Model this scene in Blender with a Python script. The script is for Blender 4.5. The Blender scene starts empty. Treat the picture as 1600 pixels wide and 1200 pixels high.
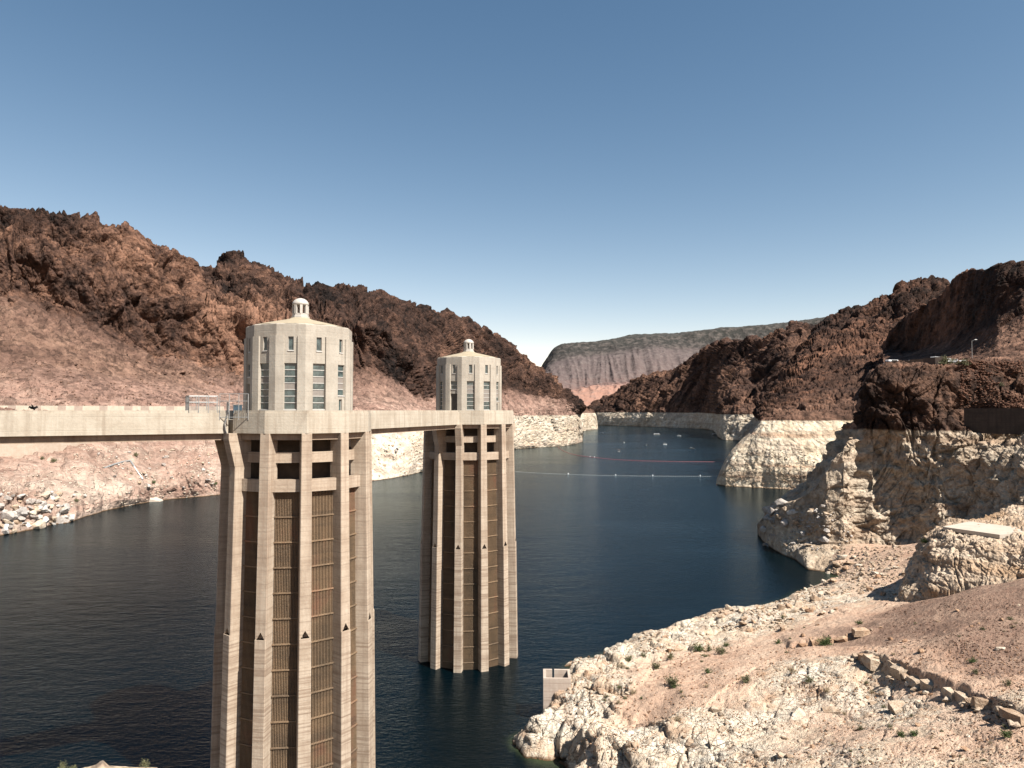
import bpy, bmesh, math, random
import numpy as np
from mathutils import Vector, Matrix
from mathutils.bvhtree import BVHTree

# ------------------------------------------------------------------ camera, light
S = bpy.context.scene
COL = S.collection
F = 1111.0; HOR = 641.0
PITCH = math.atan((HOR-600.0)/F)
cam = bpy.data.cameras.new('camera'); camo = bpy.data.objects.new('camera', cam)
COL.objects.link(camo); S.camera = camo
cam.sensor_width = 36.0; cam.lens = 36.0*F/1600.0
cam.clip_start = 0.5; cam.clip_end = 60000
camo.location = (0, 0, 0); camo.rotation_euler = (math.pi/2+PITCH, 0, 0)

SUN_PSI = math.radians(50); SUN_EL = math.radians(51)
sun_dir = Vector((math.sin(SUN_PSI)*math.cos(SUN_EL), -math.cos(SUN_PSI)*math.cos(SUN_EL), math.sin(SUN_EL)))
world = bpy.data.worlds.new('World'); S.world = world; world.use_nodes = True
wn = world.node_tree; wn.nodes.clear()
sky = wn.nodes.new('ShaderNodeTexSky'); sky.sky_type = 'NISHITA'; sky.sun_disc = False
sky.sun_elevation = SUN_EL; sky.sun_rotation = math.atan2(sun_dir.x, sun_dir.y)
sky.altitude = 3000; sky.air_density = 1.0; sky.dust_density = 1.0; sky.ozone_density = 1.0
# photographic colour response of the clear desert sky: one power per channel, everywhere the same
sep = wn.nodes.new('ShaderNodeSeparateColor'); com = wn.nodes.new('ShaderNodeCombineColor')
wn.links.new(sky.outputs[0], sep.inputs[0])
for i, pw in enumerate((1.42, 1.13, 0.95)):
    q = wn.nodes.new('ShaderNodeMath'); q.operation = 'POWER'; q.inputs[1].default_value = pw
    wn.links.new(sep.outputs[i], q.inputs[0]); wn.links.new(q.outputs[0], com.inputs[i])
bg = wn.nodes.new('ShaderNodeBackground'); bg.inputs['Strength'].default_value = 0.060
wo = wn.nodes.new('ShaderNodeOutputWorld')
wn.links.new(com.outputs[0], bg.inputs['Color']); wn.links.new(bg.outputs[0], wo.inputs['Surface'])
sl = bpy.data.lights.new('sun', 'SUN'); sl.energy = 5.0; sl.angle = math.radians(0.53); sl.color = (1.0, 0.95, 0.87)
so = bpy.data.objects.new('sun', sl); COL.objects.link(so)
so.rotation_euler = sun_dir.to_track_quat('Z', 'Y').to_euler()
S.view_settings.view_transform = 'Standard'; S.view_settings.look = 'None'
S.view_settings.exposure = 1.4; S.view_settings.gamma = 1.0
S.cycles.max_bounces = 5; S.cycles.diffuse_bounces = 1; S.cycles.glossy_bounces = 3

WATER = -50.5
K = 0.945          # distance scale of the terrain tables
R = random.Random(5)
rng = np.random.default_rng(11)

# ------------------------------------------------------------------ helpers
cp, sp = math.cos(PITCH), math.sin(PITCH)
def ray(px, py):
    x = (px-800)/F; y = -(py-600)/F
    return (x, cp-sp*y, sp+cp*y)
def W(px, py, Z):
    r = ray(px, py); t = Z/r[1]
    return (r[0]*t, Z, r[2]*t)
def Ww(px, py, h=WATER):
    r = ray(px, py); t = h/r[2]
    return (r[0]*t, r[1]*t, h)

perm = rng.permutation(256).astype(np.int32)
gv = rng.normal(size=(256, 3)); gv /= np.linalg.norm(gv, axis=1)[:, None]; gv = gv.astype(np.float32)
cv = rng.random((256, 3)).astype(np.float32); cid = rng.random(256).astype(np.float32)
def hsh(i, j, k): return perm[(perm[(perm[i & 255]+j) & 255]+k) & 255]
def perlin(p):
    f = np.floor(p); i = f.astype(np.int32); d = (p-f).astype(np.float32); u = d*d*d*(d*(d*6-15)+10)
    res = 0
    for a in (0, 1):
        wa = u[:, 0] if a else 1-u[:, 0]
        for b in (0, 1):
            wb = wa*(u[:, 1] if b else 1-u[:, 1])
            for c in (0, 1):
                g = gv[hsh(i[:, 0]+a, i[:, 1]+b, i[:, 2]+c)]
                dot = g[:, 0]*(d[:, 0]-a)+g[:, 1]*(d[:, 1]-b)+g[:, 2]*(d[:, 2]-c)
                res = res+dot*wb*(u[:, 2] if c else 1-u[:, 2])
    return res*1.6
def fbm(p, o=4, gain=.5):
    r = 0; a = 1; t = 0
    for k in range(o):
        r = r+a*perlin(p*2.03**k+k*17.3); t += a; a *= gain
    return r/t
def ridged(p, o=4, gain=.5):
    r = 0; a = 1; t = 0
    for k in range(o):
        r = r+a*(1-2.2*np.abs(perlin(p*2.07**k+k*31.7))); t += a; a *= gain
    return r/t
def worley(p):
    f = np.floor(p); i = f.astype(np.int32); d = (p-f).astype(np.float32)
    f1 = np.full(len(p), 9., np.float32); f2 = f1.copy(); idd = np.zeros(len(p), np.float32)
    for a in (-1, 0, 1):
        for b in (-1, 0, 1):
            for c in (-1, 0, 1):
                h = hsh(i[:, 0]+a, i[:, 1]+b, i[:, 2]+c); q = cv[h]
                r = (q[:, 0]+a-d[:, 0])**2+(q[:, 1]+b-d[:, 1])**2+(q[:, 2]+c-d[:, 2])**2
                m = r < f1
                f2 = np.where(m, f1, np.minimum(f2, r)); idd = np.where(m, cid[h], idd); f1 = np.where(m, r, f1)
    return np.sqrt(f1), np.sqrt(f2), idd

def facets(p, tilt=.9, step=1., crack=1., cw=.12):
    """angular broken-rock relief: every cell is a tilted plane with its own offset; unit cell size"""
    f = np.floor(p); i = f.astype(np.int32); d = (p-f).astype(np.float32)
    f1 = np.full(len(p), 9., np.float32); f2 = f1.copy(); hb = np.zeros(len(p), np.int32); off = np.zeros((len(p), 3), np.float32)
    for a in (-1, 0, 1):
        for b in (-1, 0, 1):
            for c in (-1, 0, 1):
                h = hsh(i[:, 0]+a, i[:, 1]+b, i[:, 2]+c); q = cv[h]+np.array([a, b, c], np.float32)-d
                r = (q*q).sum(1); m = r < f1
                f2 = np.where(m, f1, np.minimum(f2, r)); hb = np.where(m, h, hb); off[m] = q[m]; f1 = np.where(m, r, f1)
    e = np.sqrt(f2)-np.sqrt(f1)
    return (cid[hb]-.5)*step+(gv[hb]*off).sum(1)*tilt-np.clip(1-e/cw, 0, 1)*crack
def cracks(p, w=.06): return np.clip(1-np.abs(perlin(p))/w, 0, 1)

# node graph helper
ALB = 0.585      # overall albedo level
class Gr:
    def __init__(s, name, rough=.9):
        s.m = bpy.data.materials.new(name); s.m.use_nodes = True; s.t = s.m.node_tree
        s.b = s.t.nodes['Principled BSDF']; s.b.inputs['Roughness'].default_value = rough
        s.b.inputs['Specular IOR Level'].default_value = .25
        s.geo = s.t.nodes.new('ShaderNodeNewGeometry'); s.tc = s.t.nodes.new('ShaderNodeTexCoord')
    def put(s, sock, v):
        if hasattr(v, 'is_output') or isinstance(v, bpy.types.NodeSocket): s.t.links.new(v, sock)
        elif isinstance(v, tuple) and len(v) == 3 and sock.type == 'RGBA': sock.default_value = (*v, 1)
        else: sock.default_value = v
    def obj(s): return s.tc.outputs['Object']
    def pos(s): return s.geo.outputs['Position']
    def mapv(s, v, sc=(1, 1, 1), rot=(0, 0, 0), loc=(0, 0, 0)):
        n = s.t.nodes.new('ShaderNodeMapping'); s.put(n.inputs['Vector'], v)
        n.inputs['Scale'].default_value = sc; n.inputs['Rotation'].default_value = rot; n.inputs['Location'].default_value = loc
        return n.outputs[0]
    def noise(s, v, scale, det=6, rough=.6, dist=0.):
        n = s.t.nodes.new('ShaderNodeTexNoise'); s.put(n.inputs['Vector'], v)
        n.inputs['Scale'].default_value = scale; n.inputs['Detail'].default_value = det
        n.inputs['Roughness'].default_value = rough; n.inputs['Distortion'].default_value = dist
        return n.outputs[0]
    def voro(s, v, scale, feat='F1', out='Distance'):
        n = s.t.nodes.new('ShaderNodeTexVoronoi'); n.feature = feat; s.put(n.inputs['Vector'], v)
        n.inputs['Scale'].default_value = scale
        return n.outputs[out]
    def wave(s, v, scale, dist=0., direc='Z', det=2):
        n = s.t.nodes.new('ShaderNodeTexWave'); n.bands_direction = direc; s.put(n.inputs['Vector'], v)
        n.inputs['Scale'].default_value = scale; n.inputs['Distortion'].default_value = dist; n.inputs['Detail'].default_value = det
        return n.outputs['Fac']
    def ramp(s, f, stops):
        n = s.t.nodes.new('ShaderNodeValToRGB'); s.put(n.inputs[0], f); e = n.color_ramp.elements
        while len(e) < len(stops): e.new(.5)
        for k, (p, c) in enumerate(stops):
            e[k].position = p; e[k].color = (c, c, c, 1) if not isinstance(c, tuple) else (*c, 1)
        return n.outputs[0]
    def mix(s, f, a, b, mode='MIX'):
        n = s.t.nodes.new('ShaderNodeMix'); n.data_type = 'RGBA'; n.blend_type = mode
        s.put(n.inputs[0], f); s.put(n.inputs[6], a); s.put(n.inputs[7], b); return n.outputs[2]
    def math(s, op, a, b=0., c=None, clamp=False):
        n = s.t.nodes.new('ShaderNodeMath'); n.operation = op; n.use_clamp = clamp
        s.put(n.inputs[0], a); s.put(n.inputs[1], b)
        if c is not None: s.put(n.inputs[2], c)
        return n.outputs[0]
    def sep(s, v):
        n = s.t.nodes.new('ShaderNodeSeparateXYZ'); s.put(n.inputs[0], v); return n.outputs
    def attr(s, name):
        n = s.t.nodes.new('ShaderNodeAttribute'); n.attribute_name = name; return n.outputs['Fac']
    def rnd(s):
        return s.t.nodes.new('ShaderNodeObjectInfo').outputs['Random']
    def bump(s, h, strength=1., dist=1., nrm=None):
        n = s.t.nodes.new('ShaderNodeBump'); s.put(n.inputs['Height'], h)
        n.inputs['Strength'].default_value = strength; n.inputs['Distance'].default_value = dist
        if nrm is not None: s.put(n.inputs['Normal'], nrm)
        return n.outputs[0]
    def out(s, col, nrm=None, rough=None):
        al = s.t.nodes.new('ShaderNodeMix'); al.data_type = 'RGBA'; al.blend_type = 'MULTIPLY'; al.inputs[0].default_value = 1.
        s.put(al.inputs[6], col); al.inputs[7].default_value = (ALB, ALB, ALB, 1)
        s.put(s.b.inputs['Base Color'], al.outputs[2])
        if nrm is not None: s.put(s.b.inputs['Normal'], nrm)
        if rough is not None: s.put(s.b.inputs['Roughness'], rough)
        return s.m

def plain(name, col, rough=.7, metal=0., var=.25, scale=3.):
    g = Gr(name, rough); g.b.inputs['Metallic'].default_value = metal
    n = g.noise(g.obj(), scale, 5, .6)
    d = tuple(c*(1-var) for c in col); e = tuple(min(1, c*(1+var)) for c in col)
    return g.out(g.ramp(n, [(.3, d), (.7, e)]))

RING_Z = -7.0
def rock_mat(name, cliff, talus, ring, u=1., bump=1., ringz=RING_Z, strata=.35, orange=(.36, .2, .12), hi=None, silt=None):
    """cliff/talus/ring: (dark, mid, light) albedo triples; u = metres of the finest grain"""
    g = Gr(name, .95); g.b.inputs['Specular IOR Level'].default_value = .12
    P = g.pos()
    n1 = g.noise(P, .045/u, 9, .62); n2 = g.noise(P, .33/u, 6, .65); n3 = g.noise(P, 1.3/u, 3, .6)
    nz = g.noise(g.mapv(P, (.012, .012, .33)), 1/u**.5, 6, .6, .4)
    a = g.math('MULTIPLY_ADD', n2, .5, g.math('MULTIPLY', n1, .62))
    a = g.math('MULTIPLY_ADD', n3, .22, a)
    n0 = g.noise(g.mapv(P, (1, 1, .6), (0, .5, 0)), .012/u, 5, .6, .5); a2 = g.math('MULTIPLY_ADD', g.math('SUBTRACT', n0, .5), .75, a)
    c1 = g.ramp(a2, [(.50, cliff[0]), (.66, cliff[1]), (.84, cliff[2])])
    t1 = g.ramp(a, [(.46, talus[0]), (.65, talus[1]), (.84, talus[2])])
    if hi:
        t2 = g.ramp(a, [(.46, hi[2][0]), (.65, hi[2][1]), (.84, hi[2][2])]); hz_ = g.math('ADD', g.sep(P)[2], g.math('MULTIPLY', g.math('SUBTRACT', n1, .5), 60.))
        mr = g.math('MULTIPLY_ADD', hz_, 1/(hi[1]-hi[0]), -hi[0]/(hi[1]-hi[0]), True); t1 = g.mix(mr, t1, t2)
    r1 = g.ramp(a, [(.44, ring[0]), (.60, ring[1]), (.78, ring[2])])
    if silt:
        yy = g.math('ADD', g.sep(P)[1], g.math('MULTIPLY', g.math('SUBTRACT', n1, .5), 160.))
        r1 = g.mix(g.math('MULTIPLY_ADD', yy, -1/90., 545/90., True), r1, g.ramp(a, [(.44, silt[0]), (.60, silt[1]), (.78, silt[2])]))
    r1 = g.mix(g.ramp(g.math('MULTIPLY_ADD', n2, .35, g.math('MULTIPLY', nz, .8)), [(.56, 0.), (.72, strata)]), r1, orange)
    v = g.voro(P, .55/u, 'F1'); sp_ = g.math('MULTIPLY', g.ramp(v, [(.0, 1.), (.16, 1.), (.24, 0.)]), g.ramp(n1, [(.45, 0.), (.62, 1.)]))
    r1 = g.mix(g.math('MULTIPLY', sp_, .55), r1, (.16, .11, .07))
    c = g.mix(g.ramp(g.math('MULTIPLY_ADD', g.math('SUBTRACT', n2, .5), .7, g.attr('cliff')), [(.44, 0.), (.54, 1.)]), t1, c1)
    z = g.sep(P)[2]
    vc1 = g.sep(g.voro(P, .42/u, 'F1', 'Color'))[0]; vc2 = g.sep(g.voro(P, 1.1/u, 'F1', 'Color'))[1]
    rub = g.math('MULTIPLY_ADD', vc1, .5, g.math('MULTIPLY', vc2, .5))
    rubc = g.ramp(rub, [(.12, .50), (.5, 1.), (.9, 1.45)])
    c = g.mix(1., c, rubc, 'MULTIPLY')
    r1 = g.mix(.55, r1, g.mix(1., r1, rubc, 'MULTIPLY'))
    zz = g.math('ADD', g.math('SUBTRACT', z, ringz), g.math('MULTIPLY', g.math('SUBTRACT', n1, .5), 4.))
    c = g.mix(g.math('MULTIPLY_ADD', zz, 1.3, .5, True), r1, c)
    # wet, darker band right at the water line
    wz = g.math('ADD', g.math('SUBTRACT', z, WATER), g.math('MULTIPLY', g.math('SUBTRACT', n2, .5), .8))
    c = g.mix(g.math('MULTIPLY_ADD', wz, -2.2, 1.35, True), c, (.13, .08, .045))
    h = g.math('MULTIPLY_ADD', n3, .5, n2)
    h = g.math('MULTIPLY_ADD', g.voro(P, .42/u, 'F1'), -.45, h); h = g.math('MULTIPLY_ADD', g.voro(P, 1.1/u, 'F1'), -.25, h)
    nb = g.bump(h, .9, 1.1*u*bump)
    return g.out(c, nb)

def meshobj(name, verts, faces, mat_, parent=None, smooth=False, attrs=None, loc=None):
    me = bpy.data.meshes.new(name)
    if isinstance(faces, np.ndarray):
        nv = len(verts); nf, k = faces.shape
        me.vertices.add(nv); me.vertices.foreach_set('co', np.asarray(verts, np.float32).ravel())
        me.loops.add(nf*k); me.loops.foreach_set('vertex_index', faces.astype(np.int32).ravel())
        me.polygons.add(nf); me.polygons.foreach_set('loop_start', np.arange(0, nf*k, k, dtype=np.int32))
        me.update(calc_edges=True)
    else:
        me.from_pydata(verts, [], faces); me.update()
    if smooth: me.polygons.foreach_set('use_smooth', np.ones(len(me.polygons), bool))
    for k, v in (attrs or {}).items():
        at = me.attributes.new(k, 'FLOAT', 'POINT'); at.data.foreach_set('value', np.asarray(v, np.float32))
    if mat_ is not None: me.materials.append(mat_)
    o = bpy.data.objects.new(name, me); COL.objects.link(o)
    if parent is not None: o.parent = parent
    if loc is not None: o.location = loc
    return o
def tag(o, label=None, cat=None, group=None, kind=None):
    if label: o['label'] = label
    if cat: o['category'] = cat
    if group: o['group'] = group
    if kind: o['kind'] = kind
    return o
def empty(name, loc, rz=0.):
    o = bpy.data.objects.new(name, None); COL.objects.link(o); o.location = loc; o.rotation_euler = (0, 0, rz); return o

class MB:
    def __init__(s): s.v = []; s.f = []
    def add(s, vs, fs):
        b = len(s.v); s.v += [tuple(v) for v in vs]; s.f += [tuple(b+i for i in f) for f in fs]; return s
    def box(s, x0, x1, y0, y1, z0, z1, M=None):
        vs = [(x, y, z) for z in (z0, z1) for y in (y0, y1) for x in (x0, x1)]
        if M is not None: vs = [tuple(M @ Vector(v)) for v in vs]
        return s.add(vs, [(0, 2, 3, 1), (4, 5, 7, 6), (0, 1, 5, 4), (1, 3, 7, 5), (3, 2, 6, 7), (2, 0, 4, 6)])
    def prism(s, plan, z0, z1, plan2=None):
        n = len(plan); p2 = plan2 or plan
        vs = [(x, y, z0) for x, y in plan]+[(x, y, z1) for x, y in p2]
        return s.add(vs, [tuple(range(n))[::-1], tuple(range(n, 2*n))]+[(i, (i+1) % n, (i+1) % n+n, i+n) for i in range(n)])
    def lathe(s, prof, n=24, cap=True, a0=0.):
        m = len(prof); vs = [(r*math.sin(a0+2*math.pi*i/n), -r*math.cos(a0+2*math.pi*i/n), z) for r, z in prof for i in range(n)]
        fs = [(j*n+i, j*n+(i+1) % n, (j+1)*n+(i+1) % n, (j+1)*n+i) for j in range(m-1) for i in range(n)]
        if cap: fs += [tuple(range(n))[::-1], tuple(range((m-1)*n, m*n))]
        return s.add(vs, fs)
    def tube(s, a, b, r, n=6, r2=None):
        a = Vector(a); b = Vector(b); d = (b-a).normalized(); u = d.orthogonal().normalized(); w = d.cross(u)
        r2 = r if r2 is None else r2
        vs = [a+(u*math.cos(t)+w*math.sin(t))*r for t in [2*math.pi*i/n for i in range(n)]]+[b+(u*math.cos(t)+w*math.sin(t))*r2 for t in [2*math.pi*i/n for i in range(n)]]
        return s.add(vs, [tuple(range(n))[::-1], tuple(range(n, 2*n))]+[(i, (i+1) % n, (i+1) % n+n, i+n) for i in range(n)])
    def build(s, name, m, parent=None, loc=None, rz=0., smooth=False):
        o = meshobj(name, s.v, s.f, m, parent, smooth, None, loc); o.rotation_euler = (0, 0, rz); return o
def inst(src, name, parent=None, loc=(0, 0, 0), rot=(0, 0, 0), scale=(1, 1, 1), mat_=None):
    o = bpy.data.objects.new(name, src); COL.objects.link(o); o.parent = parent
    o.location = loc; o.rotation_euler = rot; o.scale = scale
    return o

# ------------------------------------------------------------------ terrain lofting
def pt(px, e):
    if e[1] == 'w': return Ww(px, e[0])
    return W(px, e[0], e[1]*K)
def loft(cols, nsub, du=1.5, under=20., back=120.):
    """cols: [(px, [(py,dist)...])]; returns grid of points (ncol,nrow,3) and row parameter"""
    xs = np.array([c[0] for c in cols], float); C = []
    for px, e in cols:
        P = [pt(px, q) for q in e]
        for i in range(1, len(P)):
            if P[i][1] < P[i-1][1]+.4 and e[i][1] != 'w': P[i] = W(px, e[i][0], P[i-1][1]+.4)
        s0 = P[0]; u0 = (s0[0]*(1-under/s0[1]), s0[1]-under, WATER-12 if abs(s0[2]-WATER) < 1 else s0[2]-12)
        l = P[-1]; b0 = (l[0]*(1+back/l[1]), l[1]+back, l[2]-back*.5)
        C.append([u0]+P+[b0])
    C = np.array(C)
    x = np.arange(xs[0], xs[-1]+.01, du); G = np.zeros((len(x), C.shape[1], 3))
    for r in range(C.shape[1]):
        for k in range(3): G[:, r, k] = np.interp(x, xs, C[:, r, k])
    rows = []; par = []
    for r in range(C.shape[1]-1):
        t = np.arange(nsub[r])/nsub[r]
        rows.append(G[:, r, None, :]*(1-t)[None, :, None]+G[:, r+1, None, :]*t[None, :, None]); par.append(r+t)
    rows.append(G[:, -1:, :]); par.append([C.shape[1]-1.])
    return np.concatenate(rows, 1), np.concatenate(par), x
def blur(G, k, ax):
    for _ in range(k):
        a = np.moveaxis(G, ax, 0); b = a.copy(); b[1:-1] = (a[:-2]+2*a[1:-1]+a[2:])/4; G = np.moveaxis(b, 0, ax)
    return G
def normals(G):
    du = np.gradient(G, axis=0); dv = np.gradient(G, axis=1); n = np.cross(du, dv)
    n /= np.linalg.norm(n, axis=2)[:, :, None]+1e-9
    return n
def gridfaces(nc, nr):
    i = np.arange(nc-1)[:, None]*nr+np.arange(nr-1)[None]
    return np.stack([i, i+nr, i+nr+1, i+1], -1).reshape(-1, 4)
def land(name, cols, nsub, cliffrow, mat_, sc, amp, du=1.5, sm=4, smr=4, parent=None, under=20., back=120., ringamp=.5, talamp=.25, squash=.55, tilt=.25, extra=None, mod=None):
    G, par, x = loft(cols, nsub, du, under, back)
    G = blur(G, sm, 0); G = blur(G, smr, 1)
    n = normals(G); cr = np.interp(par, np.arange(len(cliffrow)), cliffrow)
    cw = np.repeat(cr[None], G.shape[0], 0).ravel()
    P = G.reshape(-1, 3); N = n.reshape(-1, 3)
    # crag noise: domain stretched vertically and tilted so joints lean like the strata
    Q = np.stack([P[:, 0]+tilt*P[:, 2], P[:, 1], P[:, 2]*squash], 1)
    Q = Q+3.*sc*.12*np.stack([perlin(P/(sc*1.1)), perlin(P/(sc*1.1)+40), perlin(P/(sc*1.1)+80)], 1)
    big = ridged(Q/(sc*2.6), 3); mid = ridged(Q/(sc*.75)+9, 3, .5)
    F1_ = facets(Q/(sc*.62), .9, .9, .35, .10); F2_ = facets(Q/(sc*.2)+5., .9, .8, .5, .14); F3_ = facets(Q/(sc*.075)+3., .9, .8, .4, .2)
    ck = cracks(Q*np.array([1, 1, .45])/(sc*.9)+20, .05)+.6*cracks(Q*np.array([1, 1, .5])/(sc*.33)+50, .07)
    fine = fbm(P/(sc*.05), 2, .6)
    d = amp*(.42*big+.16*mid+.27*F1_+.075*F2_+.034*F3_-.20*ck+.015*fine)*sc
    bd = np.clip(perlin(P/(sc*.13)+70)-.25, 0, 1)
    dt = talamp*amp*sc*(.3*fbm(P/(sc*1.4), 3)+.06*fine+.16*F2_+.10*F3_+.5*bd*np.clip(fbm(P/(sc*1.)+8, 2)+.15, 0, 1))
    ring = np.clip((RING_Z+2-P[:, 2])/4, 0, 1)
    dd = dt*(1-cw)+d*cw
    dd = dd*(1-ring)+ring*(ringamp*(d*.75+dt*.6))
    if extra is not None: dd = dd+extra(P, par, x, G)
    if mod is not None: dd = dd*mod(P)
    dd *= np.clip((P[:, 2]-WATER+1.)/4, .12, 1)
    D = P+N*dd[:, None]
    o = meshobj(name, D, gridfaces(*G.shape[:2]), mat_, parent, False, {'cliff': cw})
    tag(o, kind='structure')
    return o, D, G.shape[:2]
def bvh(D, shape): return BVHTree.FromPolygons([tuple(v) for v in D], [tuple(f) for f in gridfaces(*shape).tolist()])
def cast(tree, px, py):
    r = Vector(ray(px, py)).normalized(); h = tree.ray_cast(Vector((0, 0, 0)), r, 9000); return h[0], h[1]
# ------------------------------------------------------------------ materials
M = {}
brown = ((.014, .010, .009), (.074, .041, .030), (.235, .128, .085))
btal = ((.06, .035, .027), (.145, .085, .063), (.26, .16, .115))
ringc = ((.36, .26, .18), (.60, .485, .36), (.74, .65, .53))
M['left'] = rock_mat('left_mountain_rock', brown, ((.15, .088, .07), (.29, .18, .14), (.42, .29, .23)), ringc, 3., 1., strata=.5, orange=(.3, .16, .12), hi=(8., 34., btal), silt=((.24, .145, .11), (.37, .245, .19), (.54, .42, .34)))
M['left2'] = rock_mat('brown_canyon_rock', brown, btal, ringc, 4.5)
M['right'] = rock_mat('right_mountain_rock', ((.012, .008, .007), (.062, .033, .023), (.20, .10, .063)), ((.04, .024, .018), (.12, .066, .046), (.25, .145, .10)), ((.40, .28, .18), (.62, .50, .36), (.74, .65, .52)), 3.2, strata=.9)
M['near'] = rock_mat('near_cliff_rock', ((.012, .008, .007), (.052, .030, .022), (.18, .10, .066)), ((.09, .05, .036), (.21, .115, .078), (.36, .21, .14)), ((.19, .13, .09), (.42, .32, .23), (.64, .54, .42)), 1.3, 1.2, strata=.35)
M['near_pale'] = rock_mat('pale_outcrop_rock', ((.2, .13, .09), (.42, .32, .23), (.64, .54, .42)), ((.3, .2, .13), (.45, .32, .22), (.6, .48, .36)), ((.27, .175, .115), (.52, .375, .26), (.68, .55, .42)), .8, 1.2, strata=.8, orange=(.42, .24, .12))

def ground_mat():
    g = Gr('near_bank_ground', .95); g.b.inputs['Specular IOR Level'].default_value = .1
    P = g.pos(); A = g.attr('dirt'); B = g.attr('block')
    n1 = g.noise(P, .16, 8, .62); n2 = g.noise(P, 1.1, 6, .65); n3 = g.noise(P, 5., 4, .65)
    a = g.math('MULTIPLY_ADD', n2, .42, g.math('MULTIPLY', n1, .58)); a = g.math('MULTIPLY_ADD', n3, .26, a)
    rock = g.ramp(a, [(.44, (.50, .34, .23)), (.58, (.70, .56, .42)), (.74, (.82, .74, .62))])
    rock = g.mix(g.ramp(g.noise(P, .23, 5, .6, .6), [(.5, 0.), (.68, .75)]), rock, (.50, .30, .185))
    red = g.ramp(a, [(.44, (.42, .24, .16)), (.6, (.60, .40, .285)), (.8, (.74, .56, .42))])
    drk = g.ramp(a, [(.42, (.15, .09, .066)), (.6, (.28, .175, .128)), (.82, (.48, .33, .24))])
    w = g.math('ADD', A, g.math('MULTIPLY', g.math('SUBTRACT', a, .63), 3.2))
    c = g.mix(g.ramp(w, [(.38, 0.), (.56, 1.)]), rock, red)
    c = g.mix(g.ramp(g.math('MULTIPLY', w, .5), [(.58, 0.), (.78, 1.)]), c, drk)
    # pale pebbles
    v = g.voro(P, 3.1, 'F1'); vc = g.voro(P, 2.6, 'F1', 'Color')
    peb = g.math('MULTIPLY', g.ramp(v, [(.18, 1.), (.26, 0.)]), g.ramp(g.sep(vc)[0], [(.55, 0.), (.6, 1.)]))
    c = g.mix(g.math('MULTIPLY', peb, .6), c, (.62, .50, .40))
    vd = g.voro(P, 1.15, 'F1', 'Color'); vv = g.voro(P, 1.15, 'F1')
    peb2 = g.math('MULTIPLY', g.ramp(vv, [(.12, 1.), (.2, 0.)]), g.ramp(g.sep(vd)[1], [(.62, 0.), (.66, 1.)]))
    PW = g.mix(.12, P, g.t.nodes.new('ShaderNodeTexNoise').outputs['Color'], 'ADD')
    def crk(sc, w_): return g.ramp(g.voro(g.mapv(PW, (1, 1, 1.6), (.2, .1, .4)), sc, 'DISTANCE_TO_EDGE'), [(.0, 1.), (w_, 0.)])
    cr_ = g.math('MAXIMUM', g.math('MULTIPLY', crk(.34, .022), 1.), g.math('MULTIPLY', crk(1.0, .035), .7))
    cr_ = g.math('MULTIPLY', cr_, g.math('MULTIPLY', g.ramp(w, [(.2, 1.), (.6, 0.)]), g.ramp(n1, [(.42, .1), (.55, 1.)])))
    c = g.mix(g.math('MULTIPLY', cr_, .6), c, (.22, .13, .085))
    z = g.sep(P)[2]
    wz = g.math('ADD', g.math('SUBTRACT', z, WATER), g.math('MULTIPLY', g.math('SUBTRACT', n2, .5), .8))
    c = g.mix(g.math('MULTIPLY_ADD', wz, -2.5, 1.3, True), c, (.15, .085, .045))
    h = g.math('MULTIPLY_ADD', n3, .35, n2)
    h = g.math('MULTIPLY_ADD', g.ramp(v, [(.1, .35), (.3, 0.)]), .6, h); h = g.math('MULTIPLY_ADD', cr_, -.8, h)
    nb = g.bump(h, 1., .38)
    return g.out(c, nb)
M['ground'] = ground_mat()

def stone_mat(name, cols):
    g = Gr(name, .95); g.b.inputs['Specular IOR Level'].default_value = .1
    n = g.noise(g.pos(), 1.2, 7, .65); n2 = g.noise(g.pos(), 6., 4, .6)
    a = g.math('MULTIPLY_ADD', n2, .3, g.math('MULTIPLY', n, .6)); a = g.math('MULTIPLY_ADD', g.rnd(), .22, a)
    return g.out(g.ramp(a, [(.42, cols[0]), (.58, cols[1]), (.74, cols[2])]), g.bump(g.math('MULTIPLY_ADD', n2, .4, n), 1., .3))
M['stone'] = stone_mat('pale_stone', ((.40, .27, .18), (.59, .46, .34), (.74, .65, .54)))
M['stone_orange'] = stone_mat('orange_stone', ((.34, .19, .115), (.52, .34, .22), (.66, .52, .39)))
M['stone_brown'] = stone_mat('brown_stone', ((.05, .03, .024), (.15, .085, .06), (.32, .19, .13)))
M['stone_rust'] = stone_mat('rust_stone', ((.13, .065, .044), (.27, .145, .098), (.45, .28, .20)))
M['stone_grey'] = stone_mat('white_grey_stone', ((.36, .30, .26), (.56, .50, .45), (.76, .71, .65)))

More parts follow.
